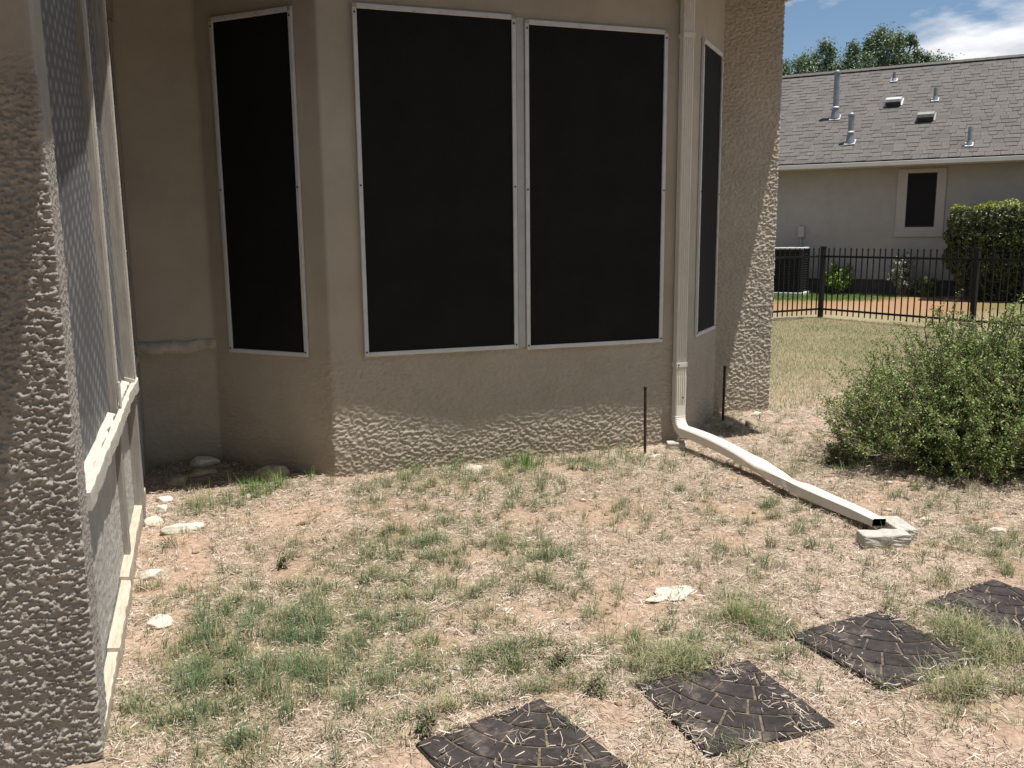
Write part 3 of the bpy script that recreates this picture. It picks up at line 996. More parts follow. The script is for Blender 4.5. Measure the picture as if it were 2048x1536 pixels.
def clip_poly(poly, x0, y0, x1, y1):
    def cl(P, f, inter):
        R = []
        for i in range(len(P)):
            a, b = P[i], P[(i + 1) % len(P)]
            fa, fb = f(a), f(b)
            if fa: R.append(a)
            if fa != fb: R.append(inter(a, b))
        return R

    def lx(X): return lambda a, b: (X, a[1] + (b[1] - a[1]) * (X - a[0]) / (b[0] - a[0]))

    def ly(Y): return lambda a, b: (a[0] + (b[0] - a[0]) * (Y - a[1]) / (b[1] - a[1]), Y)
    for f, it in ((lambda p: p[0] >= x0, lx(x0)), (lambda p: p[0] <= x1, lx(x1)), (lambda p: p[1] >= y0, ly(y0)), (lambda p: p[1] <= y1, ly(y1))):
        if not poly: return []
        poly = cl(poly, f, it)
    return poly


def parea(P):
    return .5 * sum(P[i][0] * P[(i + 1) % len(P)][1] - P[(i + 1) % len(P)][0] * P[i][1] for i in range(len(P)))




def cobble_polys():
    res = []
    cx, cy = PS, PS          # fan centre: the far right corner
    ring, g = .096, .009
    k = 0
    while k * ring < PS * 1.42:
        ra, rb = k * ring + (g / 2 if k else 0), (k + 1) * ring - g / 2
        rm = (ra + rb) / 2
        nseg = 1 if k == 0 else max(2, int(round(rm * math.pi / 2 / .118)))
        off = 0 if k % 2 == 0 else .5
        for s in range(-1, nseg + 1):
            a0 = math.pi + (s + off) / nseg * math.pi / 2
            a1 = math.pi + (s + 1 + off) / nseg * math.pi / 2
            wob = .05 * math.sin(3.1 * s + k * 1.7)
            a0 += wob * .5; a1 += .05 * math.sin(3.1 * (s + 1) + k * 1.7) * .5
            n = 6
            ga = g / 2 / max(rm, .03)
            outer = [(cx + rb * math.cos(a0 + ga + (a1 - a0 - 2 * ga) * i / n), cy + rb * math.sin(a0 + ga + (a1 - a0 - 2 * ga) * i / n)) for i in range(n + 1)]
            inner_ = [(cx + ra * math.cos(a0 + ga + (a1 - a0 - 2 * ga) * i / n), cy + ra * math.sin(a0 + ga + (a1 - a0 - 2 * ga) * i / n)) for i in range(n, -1, -1)] if k else [(cx, cy)]
            P = clip_poly(outer + inner_, .004, .004, PS - .004, PS - .004)
            Q = []
            for q in P:
                if not Q or (abs(q[0] - Q[-1][0]) + abs(q[1] - Q[-1][1])) > 1e-4: Q.append(q)
            if len(Q) >= 3 and abs(parea(Q)) > .0004:
                if parea(Q) < 0: Q = Q[::-1]
                res.append(Q)
        k += 1
    return res


COBS = cobble_polys()
cob_meshes = []
for i, P in enumerate(COBS):
    bm = bmesh.new()
    c = (sum(p[0] for p in P) / len(P), sum(p[1] for p in P) / len(P))
    lo = [bm.verts.new((x, y, .020)) for x, y in P]
    md = [bm.verts.new((x, y, .0310)) for x, y in P]
    tp = []
    for x, y in P:
        dx, dy = c[0] - x, c[1] - y; l = math.hypot(dx, dy)
        tp.append(bm.verts.new((x + dx / l * .004, y + dy / l * .004, .0335)))
    n = len(P)
    for a, b in ((lo, md), (md, tp)):
        for q in range(n):
            bm.faces.new((a[q], a[(q + 1) % n], b[(q + 1) % n], b[q]))
    bm.faces.new(tp)
    me = bm_mesh('cobble', bm); me.materials.append(M['rubber'])
    cob_meshes.append(me)
bm = bmesh.new(); add_box(bm, (0, 0, -.004), (PS, PS, .024), .006, None, 2)
base_me = bm_mesh('base', bm); base_me.materials.append(M['rubber'])
bm = bmesh.new(); add_box(bm, (.012, .012, .022), (PS - .012, PS - .012, .0285))
sand_me = bm_mesh('joint_sand', bm); sand_me.materials.append(M['jointsand'])
for x, y, rz, lab, tl in PAV:
    r = thing('rubber_paver', lab, 'paver', (x, y, -.020), rz, 'fan pattern rubber pavers across the lawn')
    r.rotation_euler = (tl[0], tl[1], rz)
    link('base', base_me, r); link('joint_sand', sand_me, r)
    for me in cob_meshes:
        link('cobble', me, r)


# ================================================================== GRASS AND LITTER
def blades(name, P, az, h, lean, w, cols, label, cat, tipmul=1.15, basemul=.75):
    n = len(P)
    d = np.stack([np.cos(az), np.sin(az), np.zeros(n)], 1); s = np.stack([-np.sin(az), np.cos(az), np.zeros(n)], 1)
    up = np.array((0, 0, 1.))
    h = h[:, None]; lean = lean[:, None]; w = w[:, None]
    mid = P + d * (lean * h * .30) + up * h * .58 * np.sqrt(np.clip(1 - lean ** 2 * .5, .1, 1))
    tip = P + d * (lean * h * 1.0) + up * h * np.sqrt(np.clip(1 - lean ** 2 * .85, .03, 1))
    V = np.stack([P - s * w / 2, P + s * w / 2, mid - s * w * .42, mid + s * w * .42, tip], 1).reshape(-1, 3)
    b = np.arange(n)[:, None] * 5
    F = np.concatenate([b + np.array((0, 1, 3)), b + np.array((0, 3, 2)), b + np.array((2, 3, 4))], 1).reshape(-1, 3)
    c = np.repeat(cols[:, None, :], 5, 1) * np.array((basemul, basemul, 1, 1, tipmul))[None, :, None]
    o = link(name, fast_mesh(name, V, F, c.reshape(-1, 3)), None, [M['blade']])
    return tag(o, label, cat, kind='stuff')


def in_paver(x, y, inset=.03):
    m = np.zeros(len(x), bool)
    for px, py, rz, *_ in PAV:
        lx = (x - px) * math.cos(rz) + (y - py) * math.sin(rz); ly = -(x - px) * math.sin(rz) + (y - py) * math.cos(rz)
        m |= (lx > inset) & (lx < PS - inset) & (ly > inset) & (ly < PS - inset)
    return m


def in_house(x, y):
    front = np.where(x < BX0, BY + (BX0 - x), np.where(x > BX1, BY + (x - BX1), BY))
    front = np.minimum(front, RY)
    return ((y > front - .015) & (x < CX + .02)) | (x < -.355)


def view_ok(x, y, extra=.9):
    # stay near what the camera or a camera a step aside could see
    f = x * math.sin(YAW) + y * math.cos(YAW); s = x * math.cos(YAW) - y * math.sin(YAW)
    return (np.abs(s) < .60 * f + extra)


def pick(c1, c2, t):
    return np.array(c1) * (1 - t[:, None]) + np.array(c2) * t[:, None]


def scatter(n, x0, x1, y0, y1):
    x = rng.uniform(x0, x1, n); y = rng.uniform(y0, y1, n)
    k = view_ok(x, y) & ~in_house(x, y)
    return x[k], y[k]


# flat straw litter
x, y = scatter(400000, -.36, 6.2, 1.7, 6.3)
b = f_bare(x, y)
k = (rng.random(len(x)) < 1 - .92 * b) & ~(in_paver(x, y, .0) & ~((~in_paver(x, y, .045)) & (rng.random(len(x)) < .22)) & (rng.random(len(x)) < .96 - .14 * sstep(.35, .7, fbm(x / .09, y / .09, 2, 67)) - .55 * sstep(.25, .6, fbm(x / .2, y / .2, 2, 66)) * np.exp(-((x - 1.72) ** 2 + (y - 2.28) ** 2) / .05)))
k &= (rng.random(len(x)) < (.62 + .5 * fbm(x / .12, y / .12, 2, 61)) * (1 - .75 * np.clip(gauss(x, y, DARK), 0, 1)))
x, y = x[k], y[k]
n = len(x)
az = rng.uniform(0, 2 * np.pi, n) + 0
ln = rng.uniform(.012, .050, n) * (.7 + .5 * rng.random(n)); w = rng.uniform(.0011, .0028, n)
zt = gh(x, y) + rng.uniform(.001, .020, n) + np.where(in_paver(x, y, -.004), .0175, 0)
ti = rng.normal(0, .22, n)
d = np.stack([np.cos(az), np.sin(az), ti], 1); s = np.stack([-np.sin(az), np.cos(az), rng.normal(0, .5, n)], 1)
P = np.stack([x, y, zt], 1)
bend = s * (rng.normal(0, .09, n) * ln)[:, None] * np.array((1, 1, .2))
A0 = P - d * ln[:, None] / 2; A2 = P + d * ln[:, None] / 2; A1 = P + bend
V = np.stack([A0 - s * w[:, None] / 2, A0 + s * w[:, None] / 2, A1 - s * w[:, None] / 2, A1 + s * w[:, None] / 2, A2 - s * w[:, None] / 3, A2 + s * w[:, None] / 3], 1).reshape(-1, 3)
bi = np.arange(n)[:, None] * 6
F = np.concatenate([bi + np.array((0, 1, 3, 2)), bi + np.array((2, 3, 5, 4))], 1).reshape(-1, 4)
t = rng.random(n); t2 = rng.random(n)
c = pick((.34, .26, .198), (.75, .65, .545), t)
c = np.where((t2 < .10)[:, None], np.array((.20, .13, .085)), c)
c = np.where((t2 > .93)[:, None], np.array((.80, .75, .66)), c)
c = np.where(((t2 > .10) & (t2 < .10 + .22 * np.clip(f_green(x, y), 0, 1)))[:, None], np.array((.27, .26, .13)), c)
o = link('straw_litter', fast_mesh('straw_litter', V, F, np.repeat(c, 6, 0)), None, [M['blade']])
tag(o, 'pale dead grass litter lying flat over the dry lawn', 'dead grass', kind='stuff')


def tufts(nc, x0, x1, y0, y1, prob, nb, spread, hr, leanr, wr, colfn, name, label, cat):
    x, y = scatter(nc, x0, x1, y0, y1)
    k = (rng.random(len(x)) < prob(x, y)) & ~in_paver(x, y, .03)
    x, y = x[k], y[k]
    m = rng.integers(nb[0], nb[1], len(x))
    i = np.repeat(np.arange(len(x)), m)
    n = len(i)
    sp = (spread * rng.uniform(.5, 1.6, len(x)))[i]
    ang = rng.uniform(0, 2 * np.pi, n); rad = sp * np.sqrt(rng.random(n))
    bx, by = x[i] + rad * np.cos(ang), y[i] + rad * np.sin(ang)
    kk = ~in_house(bx, by)
    i, bx, by, ang, rad, sp = i[kk], bx[kk], by[kk], ang[kk], rad[kk], sp[kk]
    n = len(i)
    th = rng.uniform(.6, 1.35, len(x))[i]
    h = rng.uniform(*hr, n) * th
    lean = np.clip(rng.uniform(*leanr, n) * (.5 + .8 * rad / sp), 0, .95)
    az = ang + rng.normal(0, .9, n) + .0
    w = rng.uniform(*wr, n)
    P = np.stack([bx, by, gh(bx, by) - .002], 1)
    tc_ = rng.random(len(x))[i]
    blades(name, P, az, h, lean, w, colfn(n, tc_), label, cat)
    return x, y


def green_cols(n, tcl):
    t = np.clip(tcl * .7 + rng.random(n) * .45, 0, 1)
    c = pick((.070, .120, .052), (.20, .24, .125), t)
    r = rng.random(n)
    c = np.where((r < .20)[:, None], pick((.36, .29, .15), (.52, .43, .27), rng.random(n)), c)
    c = np.where((r > .93)[:, None], np.array((.17, .25, .13)), c)
    return c


def bright_cols(n, tcl):
    t = np.clip(tcl * .5 + rng.random(n) * .6, 0, 1)
    return pick((.085, .19, .035), (.20, .33, .085), t)


def dry_cols(n, tcl):
    t = np.clip(tcl * .6 + rng.random(n) * .5, 0, 1)
    c = pick((.33, .24, .155), (.62, .52, .37), t)
    r = rng.random(n)
    return np.where((r < .18)[:, None], np.array((.22, .21, .095)), c)


tufts(26000, -.34, 5.2, 1.8, 6.2, lambda x, y: np.clip((f_green(x, y) * .75 + .02) * sstep(-.12, .28, pn(x / .085, y / .085, 64)), 0, 1), (12, 36), .026, (.022, .090), (.40, 1.05), (.0013, .0027), green_cols,
      'grass_tufts', 'patches of olive green grass growing through the dry lawn', 'grass')
tufts(14000, -.34, 5.6, 1.8, 6.25, lambda x, y: np.clip(.34 - .25 * f_bare(x, y) + .3 * pn(x / .3, y / .3, 63), 0, 1), (5, 13), .016, (.014, .055), (.3, 1.0), (.0012, .0026), dry_cols,
      'dry_tufts', 'short dry tan grass stubble standing in the lawn', 'dry grass')
# bright long tufts along the foot of the bay
TU = [(.28, 5.42, .07, 1.0), (.40, 5.54, .05, .9), (.02, 5.24, .06, .7), (2.02, 5.37, .08, 1.0), (1.55, 5.46, .05, .6), (2.64, 5.40, .05, .7), (.60, 5.56, .03, .5), (1.22, 5.48, .05, .6), (1.98, 2.85, .06, .5)]
tufts(60000, -.1, 2.9, 2.7, 5.59, lambda x, y: np.clip(gauss(x, y, TU), 0, 1) * .12, (4, 10), .014, (.05, .15), (.1, .75), (.0016, .0034), bright_cols,
      'bright_tufts', 'bright green long grass tufts at the foot of the bay wall', 'grass')
TL = [(.0, 3.37, .11, 1.0), (.20, 3.12, .12, 1.0), (.30, 3.38, .10, .7), (.12, 3.62, .08, .7), (.04, 2.80, .12, .8), (-.05, 3.06, .08, .8), (.40, 2.86, .10, .5), (.62, 3.30, .10, .4), (.76, 3.64, .10, .4), (1.47, 3.76, .07, .5), (1.0, 4.16, .10, .4), (-.2, 3.84, .05, .5)]


def blue_cols(n, tcl):
    t = np.clip(tcl * .5 + rng.random(n) * .6, 0, 1)
    return pick((.060, .125, .050), (.17, .245, .125), t)


tufts(30000, -.34, 1.8, 2.2, 4.6, lambda x, y: np.clip(gauss(x, y, TL), 0, 1) * .20 * sstep(-.05, .3, pn(x / .10, y / .10, 68)), (9, 18), .024, (.04, .115), (.3, .95), (.0014, .0030), blue_cols,
      'lush_tufts', 'deeper green grass tufts in the left foreground patch', 'grass')
# big arching clumps beside the pavers
CL = [(1.50, 2.60, .05, 1.0), (1.60, 2.62, .04, .8), (1.97, 2.84, .045, 1.0), (2.70, 2.42, .06, 1.0), (2.66, 2.26, .06, .9), (.70, 2.60, .03, .8), (2.36, 2.12, .06, .6), (3.0, 2.86, .05, .5)]


def clump_cols(n, tcl):
    t = rng.random(n)
    c = pick((.15, .19, .075), (.36, .37, .21), t)
    return np.where((rng.random(n) < .25)[:, None], np.array((.48, .40, .24)), c)


tufts(60000, .5, 3.3, 1.9, 3.0, lambda x, y: np.clip(gauss(x, y, CL), 0, 1) * .16, (7, 14), .012, (.045, .115), (.5, 1.0), (.0014, .0026), clump_cols,
      'arching_clumps', 'arching grey green grass clumps beside the rubber pavers', 'grass')
# dry leaves hanging over paver joints and single seed stalks
tufts(900, -.3, 4.6, 2.0, 6.1, lambda x, y: np.full(len(x), .55), (1, 3), .01, (.06, .13), (.05, .45), (.001, .0018), dry_cols,
      'seed_stalks', 'thin dry seed stalks standing up from the lawn', 'dry grass')

# lawn between house corner, shrub and railing
x = rng.uniform(3.6, 14, 190000); y = rng.uniform(5.0, 13.0, 190000)
k = view_ok(x, y, .6) & ~in_house(x, y) & ~((x < 5) & (y < 6.25)) & (y < 13.0 - .0 * x) & ((x - 10.5) * .974 + (y - 13.03) * .226 < -.05)
x, y = x[k], y[k]; n = len(x)
t = np.clip(.5 + .55 * fbm(x / .9, y / .9, 3, 93) + rng.normal(0, .25, n), 0, 1)
c = pick((.44, .37, .245), (.20, .235, .105), t)
blades('lawn_grass', np.stack([x, y, gh(x, y)], 1), rng.uniform(0, 6.28, n), rng.uniform(.02, .055, n), rng.uniform(.2, .9, n), rng.uniform(.002, .0045, n), c,
       'yellowing lawn grass between the house corner and the black railing', 'lawn')
# neighbour's watered strip
lx_ = rng.uniform(-3, 2.2, 26000); ly_ = rng.uniform(-3.2, -.2, 26000)
tt = np.array((.66523, -.74664)); tn = np.array((.74664, .66523))
x = 14.59 + lx_ * tt[0] + ly_ * tn[0]; y = 18.16 + lx_ * tt[1] + ly_ * tn[1]
k = rng.random(len(x)) < sstep(-3.2, -1.9, ly_ - .35 * np.clip(lx_, 0, 3)) * sstep(2.2, .8, lx_)
x, y = x[k], y[k]; n = len(x)
blades('green_lawn', np.stack([x, y, np.zeros(n)], 1), rng.uniform(0, 6.28, n), rng.uniform(.03, .07, n), rng.uniform(.2, .8, n), rng.uniform(.004, .009, n),
       pick((.08, .15, .03), (.17, .26, .07), rng.random(n)), 'watered green grass strip in front of the neighbouring house', 'lawn')

# pebbles and clods
x, y = scatter(5200, -.34, 5.0, 1.9, 6.2)
k = rng.random(len(x)) < .10 + .30 * f_bare(x, y) + .5 * np.clip(gauss(x, y, RUBBLE) + gauss(x, y, DARK), 0, 1)
x, y = x[k], y[k]; n = len(x)
bm = bmesh.new(); bmesh.ops.create_icosphere(bm, subdivisions=1, radius=1); bm.verts.ensure_lookup_table()
iv = np.array([v.co[:] for v in bm.verts]); fi = np.array([[v.index for v in f.verts] for f in bm.faces]); bm.free()
r = rng.gamma(2.2, .0024, n) + .0015
V = iv[None] * (1 + .28 * rng.normal(size=(n, len(iv), 1))) * r[:, None, None] * np.stack([rng.uniform(.8, 1.6, n), rng.uniform(.8, 1.3, n), rng.uniform(.4, .8, n)], 1)[:, None, :]
V = V + np.stack([x, y, gh(x, y) + r * .3], 1)[:, None, :]
F = (fi[None] + (np.arange(n) * len(iv))[:, None, None]).reshape(-1, 3)
t = rng.random(n)
c = np.where((t < .35)[:, None], np.array((.62, .57, .50)), pick((.26, .18, .12), (.44, .31, .21), rng.random(n)))
o = link('pebbles', fast_mesh('pebbles', V.reshape(-1, 3), F, np.repeat(c, len(iv), 0)), None, [M['blade']])
tag(o, 'small pale pebbles and clods scattered over the soil', 'pebbles', kind='stuff')


# ================================================================== SHRUBS AND TREES
def leaf_mesh(name, P, Nrm, size, cols, parent, asp=.5, mtl=None, fold=.18):
    """small pointed leaves: 4 verts folded along the midrib"""
    n = len(P)
    Nrm = Nrm / np.linalg.norm(Nrm, axis=1, keepdims=True)
    r = rng.normal(size=(n, 3))
    a = np.cross(Nrm, r); a /= np.linalg.norm(a, axis=1, keepdims=True)
    b = np.cross(Nrm, a)
    s = size[:, None]
    V = np.stack([P - a * s * .5, P + b * s * asp * .5 + a * s * .05, P + a * s * .5, P - b * s * asp * .5 + a * s * .05], 1)
    V[:, 1] += Nrm * s * fold * .5; V[:, 3] += Nrm * s * fold * .5
    i = np.arange(n)[:, None] * 4
    F = np.concatenate([i + np.array((0, 1, 2)), i + np.array((0, 2, 3))], 1).reshape(-1, 3)
    return link(name, fast_mesh(name, V.reshape(-1, 3), F, np.repeat(cols, 4, 0)), parent, [mtl or M['leaf']])


def stems_mesh(name, paths, parent, m, seg=5):
    bm = bmesh.new()
    for path in paths:
        for (p0, r0_), (p1, r1_) in zip(path[:-1], path[1:]):
            cyl(bm, p0, p1, r0_, r1_, seg, False)
    return link(name, bm_mesh(name, bm, True), parent, [m])


def twig_shrub(name, label, loc, nst, rx, ry, hgt, leaf, lsize, c1, c2, seed, cat='shrub', droop=.15, bare=.08, c3=None, flare=1.0, spread=.25, low=.72):
    """many upright stems fanning from the base, side twigs, small leaves along them"""
    rs = np.random.default_rng(seed)
    root = thing(name, label, cat, loc)
    paths, LP, LN, LT = [], [], [], []
    for i in range(nst):
        a = rs.uniform(0, 2 * math.pi); q = math.sqrt(rs.random())
        b0 = np.array((spread * rx * q * math.cos(a), spread * ry * q * math.sin(a), -.02))
        hh = hgt * (1 - .42 * q ** 2.2) * rs.uniform(low if q > .55 else .66, 1.04)
        tip = np.array((rx * q * math.cos(a) * rs.uniform(.85, 1.1), ry * q * math.sin(a) * rs.uniform(.85, 1.1), hh))
        pts = []
        K = 7
        wob = rs.normal(0, .022, (K + 1, 3))
        for k in range(K + 1):
            t = k / K
            p = b0 + (tip - b0) * np.array((t ** flare, t ** flare, t ** .85)) + wob[k] * t
            p[2] -= droop * q * hgt * .25 * t * t * (1 - hh / (hgt * 1.3))
            pts.append(p)
        paths.append([(tuple(p), .0065 * (1 - .75 * k / K)) for k, p in enumerate(pts)])
        # side twigs
        for j in range(rs.integers(4, 8)):
            t = rs.uniform(.22, .95); f = t * K; k = min(int(f), K - 1)
            s0 = pts[k] + (pts[k + 1] - pts[k]) * (f - k)
            dr = np.array((math.cos(a) * .5, math.sin(a) * .5, 0)) + rs.normal(0, .6, 3) + np.array((0, 0, .85))
            dr /= np.linalg.norm(dr)
            le = rs.uniform(.08, .24) * hgt
            s1 = s0 + dr * le * .55 + rs.normal(0, .01, 3); s2 = s0 + dr * le + rs.normal(0, .02, 3)
            if s2[2] < .03: continue
            paths.append([(tuple(s0), .0028), (tuple(s1), .0022), (tuple(s2), .0012)])
            m = rs.poisson(leaf)
            for _ in range(m):
                u = rs.random() ** .7
                p = (s0 + (s1 - s0) * u * 2) if u < .5 else (s1 + (s2 - s1) * (u - .5) * 2)
                LP.append(p + rs.normal(0, .011, 3)); LN.append(rs.normal(0, .6, 3) + np.array((0, 0, .55)) + dr * .3); LT.append(rs.random())
        m = rs.poisson(leaf * 1.4)
        for _ in range(m):
            t = rs.uniform(.3, 1.0); f = t * K; k = min(int(f), K - 1)
            LP.append(pts[k] + (pts[k + 1] - pts[k]) * (f - k) + rs.normal(0, .014, 3)); LN.append(rs.normal(0, .7, 3) + np.array((0, 0, .5))); LT.append(rs.random())
    stems_mesh('stems', paths, root, M['twig'], 5)
    LP = np.array(LP); LN = np.array(LN); LT = np.array(LT)
    k = LP[:, 2] > .015
    LP, LN, LT = LP[k], LN[k], LT[k]
    c = pick(c1, c2, LT)
    if c3 is not None:
        c = np.where((rs.random(len(LT)) < bare)[:, None], np.array(c3), c)
    leaf_mesh('foliage', LP, LN, rs.uniform(*lsize, len(LP)), c, root, .55)
    return root


twig_shrub('garden_shrub', 'large loose green shrub with small leaves at the right edge', (5.0, 4.46, 0), 500, 1.14, .84, 1.03, 44, (.011, .023), (.080, .150, .032), (.27, .35, .10), 5, 'shrub', bare=.07, c3=(.40, .35, .19),
           flare=.8, spread=.45, low=.14)
twig_shrub('weed_shrub', 'small feathery green weed left of the large shrub', (3.99, 4.62, 0), 26, .15, .13, .22, 14, (.010, .020), (.07, .115, .035), (.17, .20, .08), 6, 'weed')
twig_shrub('garden_shrub', 'bright green leafy shrub against the neighbouring house', (14.59 + .52 * .66523 - .5 * .74664, 18.16 - .52 * .74664 - .5 * .66523, 0), 46, .46, .34, .78, 10, (.05, .09), (.09, .20, .025), (.25, .36, .06), 7)
twig_shrub('garden_shrub', 'silvery grey tall shrub against the neighbouring house', (14.59 + 1.92 * .66523 - .5 * .74664, 18.16 - 1.92 * .74664 - .5 * .66523, 0), 42, .30, .28, 1.12, 10, (.04, .07), (.22, .26, .19), (.42, .46, .38), 8)
twig_shrub('garden_shrub', 'low dull green shrub right of the silvery shrub', (14.59 + 2.42 * .66523 - .55 * .74664, 18.16 - 2.42 * .74664 - .55 * .66523, 0), 26, .24, .22, .55, 9, (.04, .07), (.07, .12, .04), (.17, .22, .09), 9)

# low broad-leaved weeds in the lawn
WEEDS = [(.60, 2.50, .05, .06, 'broad leaved weed left of the nearest paver'), (1.17, 2.53, .025, .05, 'small upright weed right of the nearest paver corner'),
         (.02, 3.02, .03, .05, 'dark round weed low in the left grass patch'), (.30, 4.10, .02, .05, 'small dark weed in bare soil left of the lawn centre'),
         (1.13, 2.74, .03, .06, 'weed with fresh green leaves behind the nearest paver'), (-.22, 4.60, .05, .025, 'flat leafy weed beside the porch baseboard')]
for i, (x_, y_, r_, h_, lab) in enumerate(WEEDS):
    twig_shrub('weed', lab, (x_, y_, 0), 7, r_, r_, h_, 4, (.009, .017), (.060, .12, .030), (.13, .21, .06), 40 + i, 'weed')


def clipped_hedge():
    rs = np.random.default_rng(17)
    root = thing('clipped_hedge', 'tall boxy clipped hedge with sunlit yellow green top by the neighbouring house', 'hedge',
                 (14.59 + 4.1 * .66523 - 1.15 * .74664, 18.16 - 4.1 * .74664 - 1.15 * .66523, 0), math.radians(-48.3))
    n = 26000
    hx, hy, hz = 1.30, .62, 2.05
    # leaves gathered near the surface of a boxy rounded volume
    th = rs.normal(size=(n, 3)); th /= np.max(np.abs(th) ** 1.0, axis=1, keepdims=True)
    th = th / (np.sum(np.abs(th) ** 7, axis=1, keepdims=True)) ** (1 / 7)
    q = 1 - np.abs(rs.normal(0, .10, n))
    P = th * q[:, None] * np.array((hx, hy, hz / 2)) + np.array((0, 0, hz / 2 + .02))
    P += .13 * np.stack([pn(P[:, 0] * 4, P[:, 2] * 4, 1), pn(P[:, 1] * 4, P[:, 2] * 4 + 9, 2), pn(P[:, 0] * 3, P[:, 1] * 3, 3)], 1)
    keep = (P[:, 2] > .55) | (rs.random(n) < .35)
    keep &= ~((P[:, 2] < .75) & (np.abs(P[:, 0]) > hx * (.55 + .45 * P[:, 2] / .75)))
    keep &= rs.random(n) < .75 + .6 * pn(P[:, 0] * 3.1, P[:, 2] * 3.1 + P[:, 1] * 2, 6)
    P = P[keep]; thk = th[keep]
    t = rs.random(len(P))
    c = pick((.022, .036, .010), (.075, .092, .020), t)
    lit_top = sstep(hz - .16, hz - .02, P[:, 2])          # yellow-green sunlit top painted into the leaf colours, shaded sides kept darker
    c = c * (1 - lit_top[:, None]) + pick((.16, .20, .03), (.27, .29, .06), t) * lit_top[:, None]
    leaf_mesh('foliage', P, thk + rs.normal(0, .7, (len(P), 3)), rs.uniform(.045, .085, len(P)), c, root, .55)
    paths = []
    for i in range(40):
        a = rs.uniform(-1, 1, 2)
        b0 = np.array((a[0] * .7 * hx, a[1] * .3 * hy, 0)); b1 = np.array((a[0] * .95 * hx, a[1] * .8 * hy, rs.uniform(1.0, 1.9)))
        m_ = (b0 + b1) / 2 + rs.normal(0, .07, 3)
        paths.append([(tuple(b0), .022), (tuple(m_), .016), (tuple(b1), .006)])
    stems_mesh('stems', paths, root, M['bark'], 6)
    # dense dark interior twigs
    m2 = 5000
    Pi = rs.uniform(-1, 1, (m2, 3)) * np.array((hx * .84, hy * .80, hz * .40)) + np.array((0, 0, hz * .53))
    leaf_mesh('inner_foliage', Pi, rs.normal(size=(m2, 3)), rs.uniform(.07, .12, m2), pick((.03, .04, .012), (.06, .07, .02), rs.random(m2)), root, .6)


clipped_hedge()


def tree(label, loc, clumps, seed, h_tr, nl=420):
    """clumps: (dx, dy, z, r) leaf masses on limbs"""
    rs = np.random.default_rng(seed)
    root = thing('tree', label, 'tree', loc)
    paths = []
    top = np.array((0, 0, h_tr))
    paths.append([((0, 0, -.1), .24), ((.05, .02, h_tr * .5), .19), (tuple(top), .15)])
    P, Nn, T = [], [], []
    for (dx, dy, z, r) in clumps:
        e_ = np.array((dx, dy, z)); m_ = top + (e_ - top) * .5 + rs.normal(0, .2, 3)
        paths.append([(tuple(top * .9), .11), (tuple(m_), .07), (tuple(e_), .03)])
        sub = max(5, int(10 * r))
        for s in range(sub):
            d_ = rs.normal(size=3); d_ /= np.linalg.norm(d_)
            c_ = e_ + d_ * r * rs.uniform(.25, .95) * np.array((1, 1, .85))
            paths.append([(tuple(e_), .025), (tuple((e_ + c_) / 2 + rs.normal(0, .05, 3)), .016), (tuple(c_), .008)])
            k = int(2.4 * nl * rs.uniform(.5, 1.3) / sub * r * 2.0)
            rad = r * rs.uniform(.30, .62)
            q = rs.normal(size=(k, 3)); q /= np.linalg.norm(q, axis=1, keepdims=True)
            P.append(c_ + q * rad * np.minimum(np.abs(rs.normal(0, .75, (k, 1))), 1.25) * np.array((1, 1, 1.25))); Nn.append(q + rs.normal(0, .8, (k, 3))); T.append(np.clip(rs.random(k) * .7 + rs.random() * .3, 0, 1))
    stems_mesh('trunk', paths, root, M['bark'], 6)
    P, Nn, T = np.concatenate(P), np.concatenate(Nn), np.concatenate(T)
    leaf_mesh('crown', P, Nn + np.array((0, 0, .35)), rs.uniform(.06, .12, len(P)), pick((.065, .115, .06), (.22, .28, .16), T), root, .5)


# clump offsets: x along the picture, world axes rotated by the view bearing
def vc(s, f, z, r):
    cy_, sy_ = math.cos(YAW), math.sin(YAW)
    return (s * cy_ + f * sy_, -s * sy_ + f * cy_, z, r)


tree('rounded green tree behind the roof ridge, its crown highest in the picture', (24.6, 27.35, 0),
     [vc(-1.75, 0, 7.15, .62), vc(-1.35, 0, 7.55, .62), vc(-.75, .3, 7.85, .62), vc(-.2, -.2, 8.15, .60), vc(.4, .2, 7.9, .62), vc(1.0, 0, 7.65, .62), vc(1.5, .2, 7.45, .55), vc(2.0, .2, 7.2, .5), vc(-1.6, .3, 6.8, .8), vc(-.9, -.3, 7.1, .9),
      vc(0, 0, 7.2, 1.0), vc(.9, .2, 7.0, .9), vc(1.75, 0, 6.8, .8), vc(-.35, .1, 8.5, .36), vc(.8, .1, 8.3, .33), vc(-1.4, .1, 8.1, .35), vc(1.25, .1, 7.85, .36), vc(-.95, .1, 8.1, .38), vc(0, .8, 6.4, 1.3), vc(-1.2, .8, 6.2, 1.2), vc(1.2, .8, 6.2, 1.2)], 3, 4.2, 900)
tree('smaller wispy tree behind the roof ridge, next to the house corner', (21.75, 28.35, 0),
     [vc(-.6, 0, 7.1, .6), vc(.0, .2, 7.45, .6), vc(.55, 0, 7.7, .5), vc(.72, 0, 7.95, .42), vc(-.95, .1, 7.35, .4), vc(.9, .2, 7.1, .65), vc(1.35, .2, 6.9, .6), vc(.2, -.1, 6.8, .85), vc(-.8, .2, 6.5, .8), vc(-.2, .1, 7.75, .42), vc(.3, .5, 6.0, 1.0)], 4, 4.0, 800)

